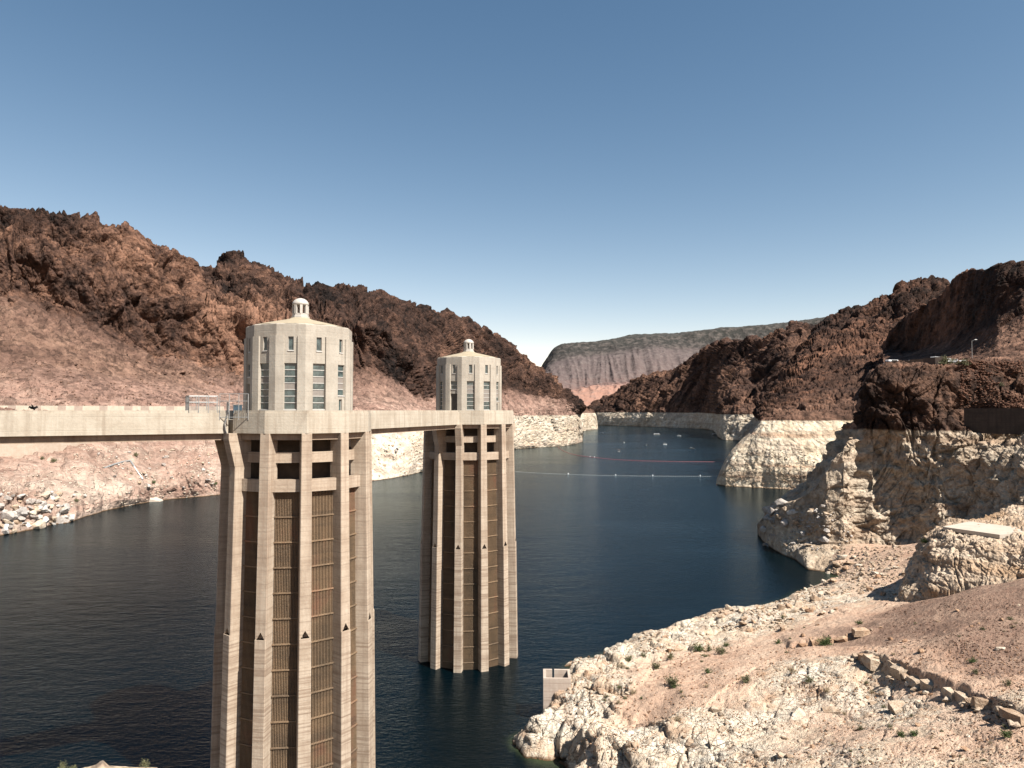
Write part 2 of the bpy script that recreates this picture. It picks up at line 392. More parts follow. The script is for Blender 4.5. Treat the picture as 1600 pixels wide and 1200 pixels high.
def concrete(name, a, b, stain, lines=1., streak=.5):
    g = Gr(name, .85); P = g.pos(); g.b.inputs['Specular IOR Level'].default_value = .2
    O = g.obj()
    n = g.noise(P, .35, 8, .62); n2 = g.noise(P, 3.5, 5, .6)
    st = g.noise(g.mapv(P, (1.6, 1.6, .045)), 1., 5, .6); hz = g.noise(g.mapv(P, (.12, .12, 3.6)), 1., 3, .5)
    f = g.math('MULTIPLY_ADD', n2, .3, g.math('MULTIPLY', n, .7))
    c = g.mix(g.ramp(f, [(.38, 0.), (.62, 1.)]), a, b)
    c = g.mix(g.math('MULTIPLY', g.ramp(st, [(.48, 0.), (.68, 1.)]), streak), c, stain)
    z = g.sep(P)[2]; low = g.math('MULTIPLY_ADD', z, -.5, -13.4, True)
    c = g.mix(g.math('MULTIPLY', g.ramp(hz, [(.47, 0.), (.62, 1.)]), g.math('MULTIPLY_ADD', low, .42*lines, .30*lines)), c, stain)
    pt_ = g.noise(g.mapv(P, (.5, .5, .10)), 1., 6, .7, .5); c = g.mix(g.math('MULTIPLY', g.ramp(pt_, [(.54, 0.), (.66, 1.)]), streak*.55), c, tuple(q*.75 for q in stain))
    jt = g.math('FRACT', g.math('DIVIDE', z, 1.52)); jl = g.ramp(g.math('ABSOLUTE', g.math('SUBTRACT', jt, .5)), [(.0, 1.), (.018, .9), (.03, 0.)])
    c = g.mix(g.math('MULTIPLY', jl, .28*lines), c, tuple(q*.5 for q in stain))
    h = g.math('MULTIPLY_ADD', jl, -.3, g.math('MULTIPLY_ADD', hz, .3, n2))
    return g.out(c, g.bump(h, .4, .06))
M['con'] = concrete('warm_board_marked_concrete', (.46, .355, .265), (.61, .50, .39), (.30, .21, .15), 1.)
M['con_hi'] = concrete('pale_deck_concrete', (.50, .43, .34), (.62, .55, .45), (.34, .27, .20), .35, .55)
M['con_house'] = concrete('grey_gatehouse_concrete', (.44, .39, .325), (.57, .515, .435), (.33, .275, .22), .3, .4)
M['con_box'] = concrete('pinkish_box_concrete', (.56, .45, .37), (.66, .56, .47), (.40, .30, .24), .8, .3)
M['slab'] = concrete('bleached_slab_concrete', (.55, .46, .37), (.64, .55, .46), (.42, .32, .25), .0, .1)
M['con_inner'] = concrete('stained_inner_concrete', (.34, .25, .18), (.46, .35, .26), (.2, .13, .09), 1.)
M['roof'] = plain('tan_roof', (.44, .365, .255), .8, 0, .12, 1.)
M['lantern'] = plain('lantern_stone', (.56, .52, .47), .7, 0, .12, 2.)
M['frame'] = plain('window_mullion_paint', (.62, .60, .56), .5, 0, .1)
M['grey_panel'] = plain('taupe_window_panel', (.30, .265, .235), .7, 0, .1)
M['door'] = plain('dark_door', (.085, .075, .065), .6, 0, .1)
M['steel'] = plain('galvanised_steel', (.42, .42, .41), .5, .3, .1)
M['dark'] = plain('dark_void', (.03, .027, .025), .8, 0, .1)
def glass_mat():
    g = Gr('greenish_window_glass', .25); n = g.noise(g.pos(), 1.6, 4, .7)
    g.b.inputs['Specular IOR Level'].default_value = .6
    return g.out(g.ramp(n, [(.35, (.03, .05, .052)), (.65, (.11, .155, .15))]))
M['glass'] = glass_mat()
def rack_mat():
    g = Gr('rusty_trash_rack', .8); P = g.pos()
    n = g.noise(g.mapv(P, (.22, .22, .11)), 1., 7, .65, .3); f = g.noise(P, 4.5, 5, .7)
    c = g.ramp(n, [(.32, (.16, .115, .075)), (.45, (.23, .155, .095)), (.56, (.30, .20, .12)), (.68, (.33, .17, .105)), (.76, (.21, .16, .12))])
    hz = g.noise(g.mapv(P, (.05, .05, .9)), 1., 4, .6)
    c = g.mix(g.ramp(hz, [(.50, 0.), (.70, .5)]), c, (.09, .07, .055))
    c = g.mix(g.ramp(f, [(.52, 0.), (.72, .5)]), c, (.38, .28, .19))
    return g.out(c, g.bump(f, 1., .1))
M['rack'] = rack_mat()
M['ledge'] = plain('rusty_ledge', (.27, .20, .14), .9, 0, .3, 2.)
M['shade_dark'] = plain('shade_dark_inner_concrete', (.10, .075, .055), .9, 0, .3, 1.)  # concrete darkened in colour to stand for shade inside the deck openings
M['rack_back'] = plain('rack_screen_back', (.10, .072, .048), .9, 0, .5, 6.)

# ------------------------------------------------------------------ water
def water():
    m = bpy.data.materials.new('lake_water'); g = Gr('lake_water_tmp', .07); bpy.data.materials.remove(m); g.m.name = 'lake_water'
    t = g.t; P = g.pos()
    a = g.noise(g.mapv(P, (.9, 1.7, 1), (0, 0, .3)), 1.0, 5, .6, .3)
    b = g.noise(g.mapv(P, (.16, .34, 1), (0, 0, -.2)), 1., 4, .55, .4)
    c = g.noise(g.mapv(P, (.009, .02, 1), (0, 0, .3)), 1., 4, .55, .6)
    big = g.ramp(c, [(.35, .45), (.65, 1.)])
    h = g.math('ADD', g.math('MULTIPLY', a, g.math('MULTIPLY', big, .30)), g.math('MULTIPLY', b, .30))
    nb = g.bump(h, 1., .62)
    sh = g.attr('shallow'); wn_ = g.noise(P, .35, 5, .6, .4)
    k = g.math('MULTIPLY', sh, g.ramp(wn_, [(.3, .5), (.6, 1.)]))
    col = g.mix(g.math('MULTIPLY', k, 1., clamp=True), (.0004, .0026, .0040), (.026, .034, .017))
    df = t.nodes.new('ShaderNodeBsdfDiffuse'); g.put(df.inputs['Color'], col)
    gl = t.nodes.new('ShaderNodeBsdfGlossy'); g.put(gl.inputs['Normal'], nb); g.put(gl.inputs['Roughness'], g.math('MULTIPLY_ADD', c, .14, .06))
    gl.inputs['Color'].default_value = (.80, .93, 1., 1)
    fr = t.nodes.new('ShaderNodeFresnel'); fr.inputs['IOR'].default_value = 1.33; g.put(fr.inputs['Normal'], nb)
    mx = t.nodes.new('ShaderNodeMixShader'); g.put(mx.inputs[0], g.math('MULTIPLY', fr.outputs[0], .60)); t.links.new(df.outputs[0], mx.inputs[1]); t.links.new(gl.outputs[0], mx.inputs[2])
    o = next(n for n in t.nodes if n.type == 'OUTPUT_MATERIAL'); t.links.new(mx.outputs[0], o.inputs['Surface'])
    return g.m
M['water'] = water()

# ------------------------------------------------------------------ near right bank (height field from surveyed points)
def rbf(pts, vals, c=5., lam=.02):
    X = np.array(pts, float); v = np.array(vals, float); mu = v.mean()
    A = -np.sqrt(((X[:, None]-X[None])**2).sum(-1)+c*c); A -= np.eye(len(X))*lam*-1
    n = len(X); B = np.zeros((n+3, n+3)); B[:n, :n] = A; Q = np.c_[np.ones(n), X/100.]; B[:n, n:] = Q; B[n:, :n] = Q.T
    w = np.linalg.solve(B, np.r_[v, 0, 0, 0])
    def f(P):
        o = np.zeros(len(P))
        for i in range(n): o += w[i]*-np.sqrt((P[:, 0]-X[i, 0])**2+(P[:, 1]-X[i, 1])**2+c*c)
        return o+w[n]+(P@w[n+1:])/100.
    return f
def gp(px, py, Z=None):
    return Ww(px, py) if Z is None else W(px, py, Z*K)
gpts = [gp(*a) for a in [
 (900, 1040), (925, 1034), (955, 1022), (1000, 1010), (1050, 990), (1100, 983), (1150, 970), (1200, 950), (1250, 930), (1298, 910), (1292, 893), (1250, 868), (1200, 850), (1186, 832),
 (812, 1172), (806, 1168), (835, 1146), (862, 1128), (880, 1088), (835, 1186), (872, 1196), (893, 1218),
 (905, 1038, 135), (902, 1062, 127), (912, 1085, 119), (925, 1075, 120), (905, 1120, 114), (935, 1050, 130), (862, 1152, 112), (835, 1164, 112), (890, 1170, 107),
 (1000, 1060, 122), (1000, 1032, 136), (1060, 1010, 142), (1100, 1006, 144), (1150, 985, 150), (1200, 975, 150), (1300, 940, 165), (1330, 880, 235), (1270, 856, 268), (1320, 868, 240), (1380, 866, 222), (1380, 925, 168),
 (1330, 905, 195), (1450, 935, 140),
 (1300, 1000, 125), (1200, 1050, 110), (1100, 1100, 103), (1000, 1110, 110), (950, 1150, 106), (910, 1200, 100), (1000, 1200, 92), (1100, 1200, 86), (1200, 1200, 80), (1350, 1200, 74), (1500, 1200, 68), (1600, 1200, 65),
 (1600, 1000, 95), (1500, 1000, 100), (1400, 1000, 112), (1600, 1105, 76), (1500, 1105, 83), (1350, 1100, 95), (1250, 1150, 91), (1500, 930, 122), (1600, 925, 112), (1750, 1000, 88), (1750, 1200, 62), (1750, 900, 110),
 (1000, 1500, 62), (1300, 1500, 52), (1600, 1500, 42), (1800, 1500, 38),
 (1390, 950, 140), (1405, 935, 146),
 (1325, 852, 250), (1430, 856, 246), (1500, 846, 238), (1600, 812, 212), (1750, 800, 205), (1250, 850, 270), (1290, 856, 260), (1350, 850, 275), (1450, 862, 268), (1550, 850, 250), (1650, 830, 235), (1750, 830, 225)]]
gpts += [(x, y, -64.) for x, y, _ in [gp(*a) for a in [(860, 1020), (920, 1005), (1000, 985), (1060, 968), (1130, 950), (1190, 925), (1240, 905), (1262, 893), (1225, 876), (1160, 850), (1140, 820), (780, 1175), (815, 1120), (845, 1085), (860, 1240), (800, 1230), (700, 1100), (850, 960), (700, 1400), (1000, 940), (1120, 890)]]]
gpts += [(x, y, -56.) for x, y, _ in [gp(*a) for a in [(845, 1205), (872, 1215)]]]
gz = rbf([p[:2] for p in gpts], [p[2] for p in gpts], 3., .0)
dp = [gp(a[0], a[1], a[2]) for a in [(1500, 950, 118), (1440, 985, 118), (1600, 1000, 95), (1530, 1045, 92), (1380, 990, 115), (1450, 955, 130), (1600, 950, 106), (1600, 1050, 85), (1750, 1000, 88)]]
dv = [1.75]*9
for a, v in [((1290, 975, 135), 1.1), ((1210, 1010, 125), 1.0), ((1110, 1040, 128), 1.0), ((1050, 1062, 122), .9), ((1000, 1108, 110), 1.0), ((960, 1060, 128), .1), ((920, 1090, 119), -.2), ((900, 1150, 108), -.4), ((840, 1165, 112), -.5), ((1150, 1160, 93), 0.),
             ((1050, 1150, 98), -.3), ((1300, 1060, 110), .15), ((1380, 1112, 92), .2), ((1450, 1090, 90), .6), ((1560, 1150, 76), .5), ((1450, 1180, 73), .5), ((1300, 1180, 80), .4), ((1240, 1110, 95), .35), ((1100, 1190, 87), -.2), ((950, 1190, 98), -.1),
             ((1350, 880, 215), .7), ((1300, 940, 165), .15), ((1220, 958, 160), 0.), ((1120, 990, 148), 0.), ((1400, 880, 170), .5), ((1230, 1060, 108), .2), ((1330, 1130, 90), .45), ((1500, 1110, 82), .3), ((1600, 1110, 76), .3), ((1240, 850, 265), .3), ((1600, 830, 150), .8), ((1520, 880, 150), .1)]:
    dp.append(gp(*a)); dv.append(v)
gd = rbf([p[:2] for p in dp], dv, 8.)
def ground_hit(px, py):
    r = np.array(ray(px, py)); t = np.arange(45, 262, .25); Q = t[:, None]*r[None]/r[1]
    return tuple(Q[np.argmax(gz(Q[:, :2]) > Q[:, 2])][:2])
LEDGE = [ground_hit(*a) for a in [(1332, 1026), (1362, 1036), (1384, 1046), (1446, 1072), (1502, 1091), (1560, 1112), (1610, 1130)]]
LEDGE2 = [ground_hit(*a) for a in [(1232, 1016), (1262, 1012), (1300, 1006), (1350, 994)]]
LEDGE3 = [ground_hit(*a) for a in [(985, 1122), (1040, 1118), (1090, 1102), (1130, 1108), (1210, 1120)]]
def ledge(P2):
    """a scarp two metres high along the foot of the dark slope, plus a lower one west of it"""
    out = np.zeros(len(P2))
    for pts_, hh in ((LEDGE, 1.15), (LEDGE2, 1.1), (LEDGE3, -1.2)):
        best = np.full(len(P2), 1e9); sg = np.zeros(len(P2)); tt = np.zeros(len(P2)); n = len(pts_)-1
        for i in range(n):
            a = np.array(pts_[i]); b = np.array(pts_[i+1]); d = b-a; L2 = d@d; w = P2-a; t = np.clip((w@d)/L2, 0, 1); v = w-t[:, None]*d; q = np.sqrt((v**2).sum(1))
            m = q < best; best = np.where(m, q, best); side = d[0]*w[:, 1]-d[1]*w[:, 0]; sg = np.where(m, side/math.sqrt(L2), sg); tt = np.where(m, (i+t)/n, tt)
        s_ = sg+.5*perlin(np.c_[P2/1.3, P2[:, 0]*0]); wob = 1+.3*perlin(np.c_[P2/3., P2[:, 0]*0+5])
        out += hh*wob*np.clip(tt*12, 0, 1)*np.clip((1-tt)*30+.6, 0, 1)*np.where(best < 40, np.clip(s_/.5, 0, 1)*np.exp(-np.clip(s_, 0, 99)/9.)*np.exp(-np.clip(best-np.abs(sg), 0, 99)/1.5), 0)
    return out
def near_bank():
    px = np.r_[np.arange(740, 1720, 1.9), np.arange(1722, 2700, 9.)]; Z = np.r_[28*1.012**np.arange(0, 37), 44*1.0021**np.arange(0, 900)]; Z = Z[Z < 262]
    X = (px[:, None]-800)/F/(cp)*np.ones(len(Z))[None]*Z[None]; Y = np.ones(len(px))[:, None]*Z[None]
    P2 = np.c_[X.ravel(), Y.ravel()]
    P2w = P2+np.c_[fbm(np.c_[P2/14., P2[:, 0]*0]+3, 3), fbm(np.c_[P2/14., P2[:, 0]*0]+63, 3)]*2.6
    z = gz(P2w); dirt = gd(P2w)+.35*fbm(np.c_[P2/9., P2[:, 0]*0], 4)
    z = z+ledge(P2); P = np.c_[P2, z]; rk = np.clip(1.05-dirt, 0, 1)
    # rock: ledges and blocks; stronger towards the steep western edge
    Q = np.c_[P[:, 0], P[:, 1], P[:, 2]*.8]; Q = Q+np.c_[perlin(P/5.), perlin(P/5.+30), perlin(P/5.+60)]*1.3
    west = np.clip((1180-(P[:, 0]/P[:, 1]*F+800))/250, 0, 1)
    Fa = facets(Q/5.5, .9, 1.0, .5, .10); Fb = facets(Q/2.1+7., .9, .9, .5, .12); Fc = facets(Q/.8+3., .9, .8, .3, .15); Fd = facets(P/.36+1., 1., .9, .2, .2)
    ck = cracks(Q/6.+11, .035)+.5*cracks(Q/2.5+31, .05)
    und = fbm(P/11., 3)*1.2+ridged(Q/7., 2)*.35
    dd = rk*(und+(.30+.85*west)*1.1*Fa+(.17+.40*west)*.75*Fb+.07*Fc-(.35+.2*west)*ck)+(1-rk)*(.5*fbm(P/8., 3)+.09*Fc)
    dd += .05*Fd*(.4+rk)+.05*fbm(P/.3, 2)
    dd *= np.clip((z-WATER+2.)/3.5, .25, 1)
    G = P.reshape(len(px), len(Z), 3); n = normals(blur(G, 3, 1)).reshape(-1, 3); n *= np.sign(n[:, 2])[:, None]
    D = P+n*dd[:, None]
    f = gridfaces(len(px), len(Z)); keep = D[f].max(1)[:, 2] > WATER-9
    return D, f[keep], dirt
nbD, nbF, nbA = near_bank()
bank = meshobj('near_bank', nbD, nbF, M['ground'], None, False, {'dirt': nbA}); tag(bank, kind='structure')
nbT = BVHTree.FromPolygons(nbD.tolist(), nbF.tolist())

# ------------------------------------------------------------------ left bank and mountain
A = []
def colA(px, shore, r2, r3, r4, r5, r6, r7, r8): A.append((px, [(shore, 'w'), r2, r3, r4, r5, r6, r7, r8]))
colA(-260, 900, (820, 262), (745, 310), (640, 380), (560, 430), (430, 500), (370, 511.3), (300, 556.3))
colA(-60, 850, (778, 318), (730, 358), (640, 432), (560, 490), (445, 565), (390, 576.7), (318, 633))
colA(0, 836, (768, 328), (716, 375), (640, 440), (560, 500), (460, 572), (400, 585), (322, 647.2))
colA(45, 828, (770, 335), (722, 378), (640, 448), (565, 508), (470, 580), (405, 594.3), (326, 654.3))
colA(80, 820, (775, 345), (728, 385), (640, 460), (570, 520), (484, 590), (410, 606.5), (334, 662.8))
colA(105, 817, (785, 352), (730, 388), (640, 466), (574, 525), (493, 596), (420, 612.4), (334, 666.4))
colA(130, 808, (782, 362), (728, 395), (640, 472), (577, 532), (505, 602), (428, 619.5), (344, 672))
colA(160, 799, (772, 385), (724, 410), (640, 480), (583, 545), (518, 612), (440, 630), (352, 681))
colA(190, 792, (768, 398), (712, 430), (640, 492), (590, 558), (535, 622), (450, 642), (359, 693))
colA(215, 787, (764, 408), (706, 445), (640, 500), (595, 567), (548, 630), (458, 651.4), (371, 703.9))
colA(240, 783, (760, 420), (706, 460), (641, 510), (600, 575), (560, 640), (470, 661.8), (389, 714.3))
colA(275, 779, (755, 432), (704, 474), (641, 525), (604, 590), (566, 655), (482, 675.8), (403, 732))
colA(297, 777, (751, 440), (702, 482), (641, 533), (607, 598), (570, 664), (490, 684.1), (413, 744.8))
colA(306, 776, (750, 444), (701, 486), (641, 537), (608, 602), (572, 668), (500, 686.2), (432, 758.9))
colA(312, 776, (749, 446), (700, 488), (641, 540), (609, 604), (574, 670), (508, 686.7), (429, 795.5))
colA(335, 774, (746, 455), (699, 497), (641, 552), (612, 615), (580, 678), (510, 695.9), (422, 817.4))
colA(370, 770, (742, 480), (698, 515), (641, 570), (620, 630), (588, 690), (505, 711.7), (405, 831.7))
colA(400, 767, (740, 490), (697, 528), (641, 582), (621, 642), (589, 702), (508, 723.5), (410, 845.7))
colA(430, 765, (737, 500), (694, 538), (642, 592), (621, 652), (590, 712), (512, 733), (432, 859))
colA(475, 763, (735, 512), (692, 550), (645, 600), (622, 665), (592, 722), (515, 743), (443, 872.8))
colA(520, 760, (737, 525), (690, 558), (650, 600), (624, 672), (585, 730), (515, 749.3), (446, 880.6))
colA(570, 753, (736, 550), (692, 572), (657, 598), (625, 680), (575, 740), (515, 756.8), (455, 906.8))
colA(610, 748, (733, 570), (690, 590), (656, 612), (632, 690), (595, 760), (530, 778.7), (466, 939.9))
colA(640, 742, (730, 592), (690, 608), (655, 628), (640, 700), (615, 785), (560, 801.3), (478, 966.3))
colA(655, 738, (726, 610), (688, 622), (655, 642), (642, 715), (625, 800), (572, 816), (477, 977.3))
colA(680, 731, (718, 650), (685, 665), (654, 685), (644, 745), (622, 830), (570, 846.3), (490, 1003.8))
colA(720, 719, (710, 725), (682, 738), (652, 755), (642, 800), (612, 880), (570, 970), (503, 1070))
colA(760, 709, (702, 810), (676, 822), (651, 838), (641, 880), (610, 940), (575, 1020), (520, 1110))
colA(800, 702, (696, 918), (670, 926), (649, 938), (640, 980), (612, 1030), (585, 1080), (548, 1150))
colA(825, 700, (694, 955), (668, 963), (648.6, 975), (640, 1010), (615, 1050), (592, 1095), (562, 1155))
colA(860, 698, (690, 985), (666, 994), (648.5, 1006), (640, 1035), (624, 1070), (608, 1110), (590, 1165))
colA(880, 697, (688, 1005), (665, 1012), (648.4, 1024), (641, 1050), (631, 1080), (622, 1120), (609, 1170))
colA(894, 695, (686, 1030), (665, 1038), (648.3, 1048), (643, 1070), (636, 1100), (630, 1140), (624, 1175))
colA(902, 693, (685, 1060), (670, 1064), (652, 1075), (646, 1090), (642, 1115), (638, 1150), (634, 1180))
colA(907, 691, (687, 1100), (680, 1104), (668, 1115), (660, 1120), (652, 1140), (646, 1160), (640.5, 1190))
colA(911, 690, (689, 1130), (688, 1135), (687, 1140), (686, 1145), (685, 1160), (684, 1170), (683, 1195))
cr = [.2, .25, .2, .25, .2, .05, .5, 1.15, .85, .3]
def extraA(P, par, x, G):
    # jagged white rock outcrop at the far left water's edge
    q = P[:, 0]/P[:, 1]*F+800
    pr = np.repeat(par[None], len(x), 0).ravel(); cl = np.clip((pr-5.9)/.5, 0, 1)*np.clip((8.2-pr)/.6, 0, 1)
    U = np.stack([P[:, 0]+.35*P[:, 2], P[:, 1], P[:, 2]*.22], 1); U = U+8*np.stack([perlin(P/60.), perlin(P/60.+9), 0*q], 1)
    gl = -cl*(11*cracks(U/48., .16)+5*cracks(U/21.+7, .12))+cl*5*perlin(U/30.+4)
    w = np.clip(1-np.abs(q-45)/80, 0, 1)*np.clip((-30-P[:, 2])/8, 0, 1)
    f1, f2, i1 = worley(P*np.array([1, 1, .7])/9.); g1, g2, i2 = worley(P/3.6+4)
    return gl+w*((i1-.35)*8-np.clip(.2-(f2-f1), 0, 1)*16+(i2-.5)*2.6)
lb, lD, lS = land('left_mountain', A, [6, 34, 40, 44, 44, 44, 80, 100, 6], cr, M['left'], 26., 1.15, sm=5, smr=3, extra=extraA, talamp=.16, ringamp=.3, tilt=.3, squash=.38)
lT = bvh(lD, lS)

A = []
colA(862, 676, (670, 1710), (655, 1722), (646, 1735), (641, 1760), (632, 1810), (626, 1850), (620, 1900))
colA(885, 675, (670, 1725), (655, 1738), (645.8, 1750), (641, 1775), (635, 1825), (630, 1860), (626, 1900))
colA(905, 674, (669, 1800), (655, 1810), (645.6, 1822), (642.5, 1840), (640, 1860), (637, 1880), (635, 1910))
colA(926, 672, (667, 1900), (655, 1910), (645.3, 1925), (644.2, 1940), (643, 1950), (642, 1960), (641, 1975))
colA(931, 671.5, (668, 1925), (660, 1930), (652, 1940), (650, 1950), (649, 1960), (648, 1970), (647, 1985))
colA(934, 671, (670.5, 1950), (670, 1955), (669.5, 1960), (669, 1965), (668, 1970), (667, 1975), (666, 1990))
land('far_left_headland', A, [4, 10, 14, 16, 8, 8, 8, 8, 4], cr, M['left2'], 40., .3, sm=2, smr=2)

# ------------------------------------------------------------------ far middle mountain on the right shore
A = []
colA(908, 664, (660, 2530), (652, 2535), (644.4, 2545), (643.9, 2560), (643.4, 2570), (642.8, 2580), (642.2, 2600))
colA(925, 664.5, (660, 2490), (652, 2495), (644.4, 2510), (642, 2530), (640, 2545), (638.5, 2560), (637, 2580))
colA(947, 665, (661, 2465), (652, 2472), (644.4, 2490), (640, 2520), (635, 2560), (631, 2600), (627, 2650))
colA(987, 666, (662, 2380), (653, 2386), (644.5, 2400), (632, 2440), (620, 2480), (610, 2530), (599, 2600))
colA(1019, 667, (662, 2290), (653, 2297), (644.7, 2310), (628, 2350), (613, 2400), (602, 2460), (588, 2530))
colA(1045, 668, (663, 2210), (653, 2217), (644.8, 2230), (626, 2280), (610, 2330), (596, 2400), (581, 2480))
colA(1072, 669, (664, 2130), (654, 2137), (645, 2150), (623, 2210), (600, 2280), (582, 2350), (565, 2420))
colA(1100, 670.5, (665, 2020), (654, 2027), (645.2, 2040), (620, 2100), (595, 2180), (573, 2260), (551, 2340))
colA(1117, 673, (666, 1860), (655, 1867), (645.4, 1880), (617, 1950), (588, 2040), (565, 2130), (543, 2230))
colA(1124, 684, (672, 1390), (658, 1400), (646.5, 1420), (618, 1620), (588, 1840), (564, 1990), (540, 2150))
colA(1130, 687.5, (677, 1296), (662, 1303), (647, 1315), (620, 1450), (590, 1700), (565, 1900), (539, 2100))
colA(1156, 688.5, (680, 1258), (664, 1265), (647.4, 1278), (620, 1370), (590, 1520), (560, 1720), (535, 1900))
colA(1187, 690, (682, 1235), (665, 1242), (647.8, 1255), (620, 1320), (590, 1430), (560, 1560), (532, 1700))
colA(1222, 692, (682, 1185), (665, 1192), (648, 1205), (615, 1260), (580, 1330), (550, 1430), (516, 1560))
colA(1240, 692, (682, 1180), (665, 1187), (648, 1200), (615, 1250), (580, 1300), (546, 1400), (511, 1530))
colA(1290, 692, (682, 1150), (665, 1160), (648, 1180), (615, 1230), (580, 1290), (548, 1380), (520, 1500))
cr2 = [.3, .3, .3, .3, .5, .75, .8, .9, .8, .8]
land('middle_mountain', A, [4, 12, 20, 28, 34, 40, 40, 50, 4], cr2, M['left2'], 60., .85, du=1.4, sm=4, smr=3, tilt=-.3, ringamp=.35)

# ------------------------------------------------------------------ right spur with the banded white ring
A = []
colA(1119, 758, (757.6, 511), (757.2, 512), (757, 513), (756.8, 514), (756.6, 515), (756.4, 516), (756.2, 518))
colA(1124, 758, (755, 507), (750, 511), (745, 516), (744.5, 518), (744, 522), (743, 530), (742, 540))
colA(1134, 759.5, (750, 502), (735, 507), (724, 512), (723, 516), (722, 522), (721, 535), (720, 550))
colA(1146, 760, (742, 498), (722, 505), (706, 512), (705, 518), (704, 526), (703, 540), (702, 560))
colA(1164, 761, (738, 495), (712, 502), (688, 512), (687, 520), (686, 530), (685, 550), (684, 570))
colA(1184, 762, (736, 490), (702, 498), (668, 512), (667, 530), (666, 550), (665, 580), (664, 620))
colA(1192, 762, (736, 489), (700, 497), (658, 512), (655, 530), (652, 550), (650, 580), (648, 620))
colA(1205, 763, (736, 487), (700, 495), (657.5, 510), (649, 550), (642, 600), (636, 660), (630, 720))
colA(1222, 764, (735, 484), (700, 493), (657, 509), (643, 570), (630, 650), (618, 740), (606, 830))
colA(1250, 765, (736, 480), (700, 490), (657, 508), (635, 600), (612, 720), (588, 840), (560, 980))
colA(1275, 767, (737, 476), (700, 487), (657, 507), (628, 620), (595, 760), (560, 900), (526, 1080))
colA(1300, 768, (738, 474), (700, 485), (657.5, 506), (620, 640), (580, 800), (540, 960), (498, 1150))
colA(1344, 770, (738, 470), (700, 482), (657.5, 504), (612, 640), (570, 800), (525, 960), (484, 1130))
colA(1378, 772, (738, 468), (700, 480), (658, 502), (608, 640), (560, 800), (515, 950), (473, 1110))
colA(1400, 772, (738, 466), (700, 478), (658, 501), (605, 640), (555, 800), (508, 950), (463, 1095))
colA(1410, 772, (738, 466), (700, 478), (658, 500), (600, 640), (550, 800), (500, 940), (447, 1080))
colA(1430, 772, (738, 466), (700, 478), (658, 500), (600, 640), (548, 790), (495, 930), (439, 1070))
colA(1446, 772, (738, 466), (700, 478), (658, 500), (600, 640), (548, 790), (495, 920), (438, 1060))
colA(1478, 772, (738, 466), (700, 478), (658, 500), (600, 640), (550, 790), (500, 910), (444, 1050))
colA(1520, 772, (738, 466), (700, 478), (658, 500), (600, 640), (560, 790), (510, 900), (452, 1040))
colA(1640, 772, (738, 466), (700, 478), (658, 500), (600, 640), (560, 790), (520, 900), (470, 1040))
cr3 = [.4, .4, .35, .3, .4, .5, .6, .85, .8, .8]
sb, sD, sS = land('right_mountain_spur', A, [6, 22, 32, 34, 50, 60, 64, 60, 4], cr3, M['right'], 34., .85, du=1.4, sm=2, smr=4, tilt=-.35, ringamp=.13, talamp=.35)

# ------------------------------------------------------------------ big shaded hill at the right behind the road
A = []
colA(1380, 575, (566, 420), (562, 470), (556, 500), (550, 540), (545, 560), (542, 562), (539, 564))
colA(1390, 575, (566, 405), (560, 460), (555, 490), (550, 530), (540, 538), (530, 541), (519, 544))
colA(1412, 575, (566, 395), (560, 450), (555, 485), (550, 520), (535, 528), (516, 532), (498, 535))
colA(1440, 575, (566, 385), (558, 440), (552, 475), (546, 510), (525, 516), (500, 520), (479, 524))
colA(1470, 575, (566, 375), (556, 425), (546, 462), (534, 500), (510, 505), (485, 510), (461, 514))
colA(1486, 575, (566, 370), (555, 415), (543, 452), (526, 490), (498, 495), (470, 500), (442, 504))
colA(1500, 575, (566, 365), (554, 410), (540, 446), (519, 484), (488, 489), (458, 494), (430, 499))
colA(1520, 575, (566, 360), (553, 400), (535, 435), (508, 472), (475, 477), (446, 483), (420, 490))
colA(1542, 575, (566, 355), (552, 390), (530, 425), (499, 460), (470, 466), (444, 472), (421, 480))
colA(1560, 575, (566, 350), (551, 384), (526, 416), (492, 448), (465, 454), (440, 461), (415, 470))
colA(1600, 575, (566, 345), (550, 370), (520, 400), (480, 430), (458, 437), (432, 445), (408, 455))
colA(1700, 575, (566, 335), (545, 360), (505, 385), (465, 410), (440, 417), (415, 425), (395, 440))
colA(1850, 575, (566, 325), (540, 350), (495, 370), (450, 395), (425, 403), (405, 415), (385, 430))
# unseen dip added behind the knob so the hill's shadow misses the spur
def hillcol(px, e):
    f = 1.34-.34*min(1, max(0, (px-1400)/160.)); d = 575+165*min(1, max(0, (1540-px)/60.))
    r = [(y, z*f) for y, z in e[1:]]
    return (px, [(575, 318), (d, 326), (d, r[0][1]*.985)]+r)
A = [hillcol(px, e) for px, e in A]
crH = [.1, .1, .3, .3, .1, .15, .2, .9, 1., 1., .7, .7]
rh, rhD, rhS = land('right_hill', A, [4, 6, 8, 10, 24, 36, 36, 30, 40, 40, 6], crH, M['right'], 20., .34, du=1.4, sm=3, smr=2, talamp=.5, tilt=-.2, under=5.)

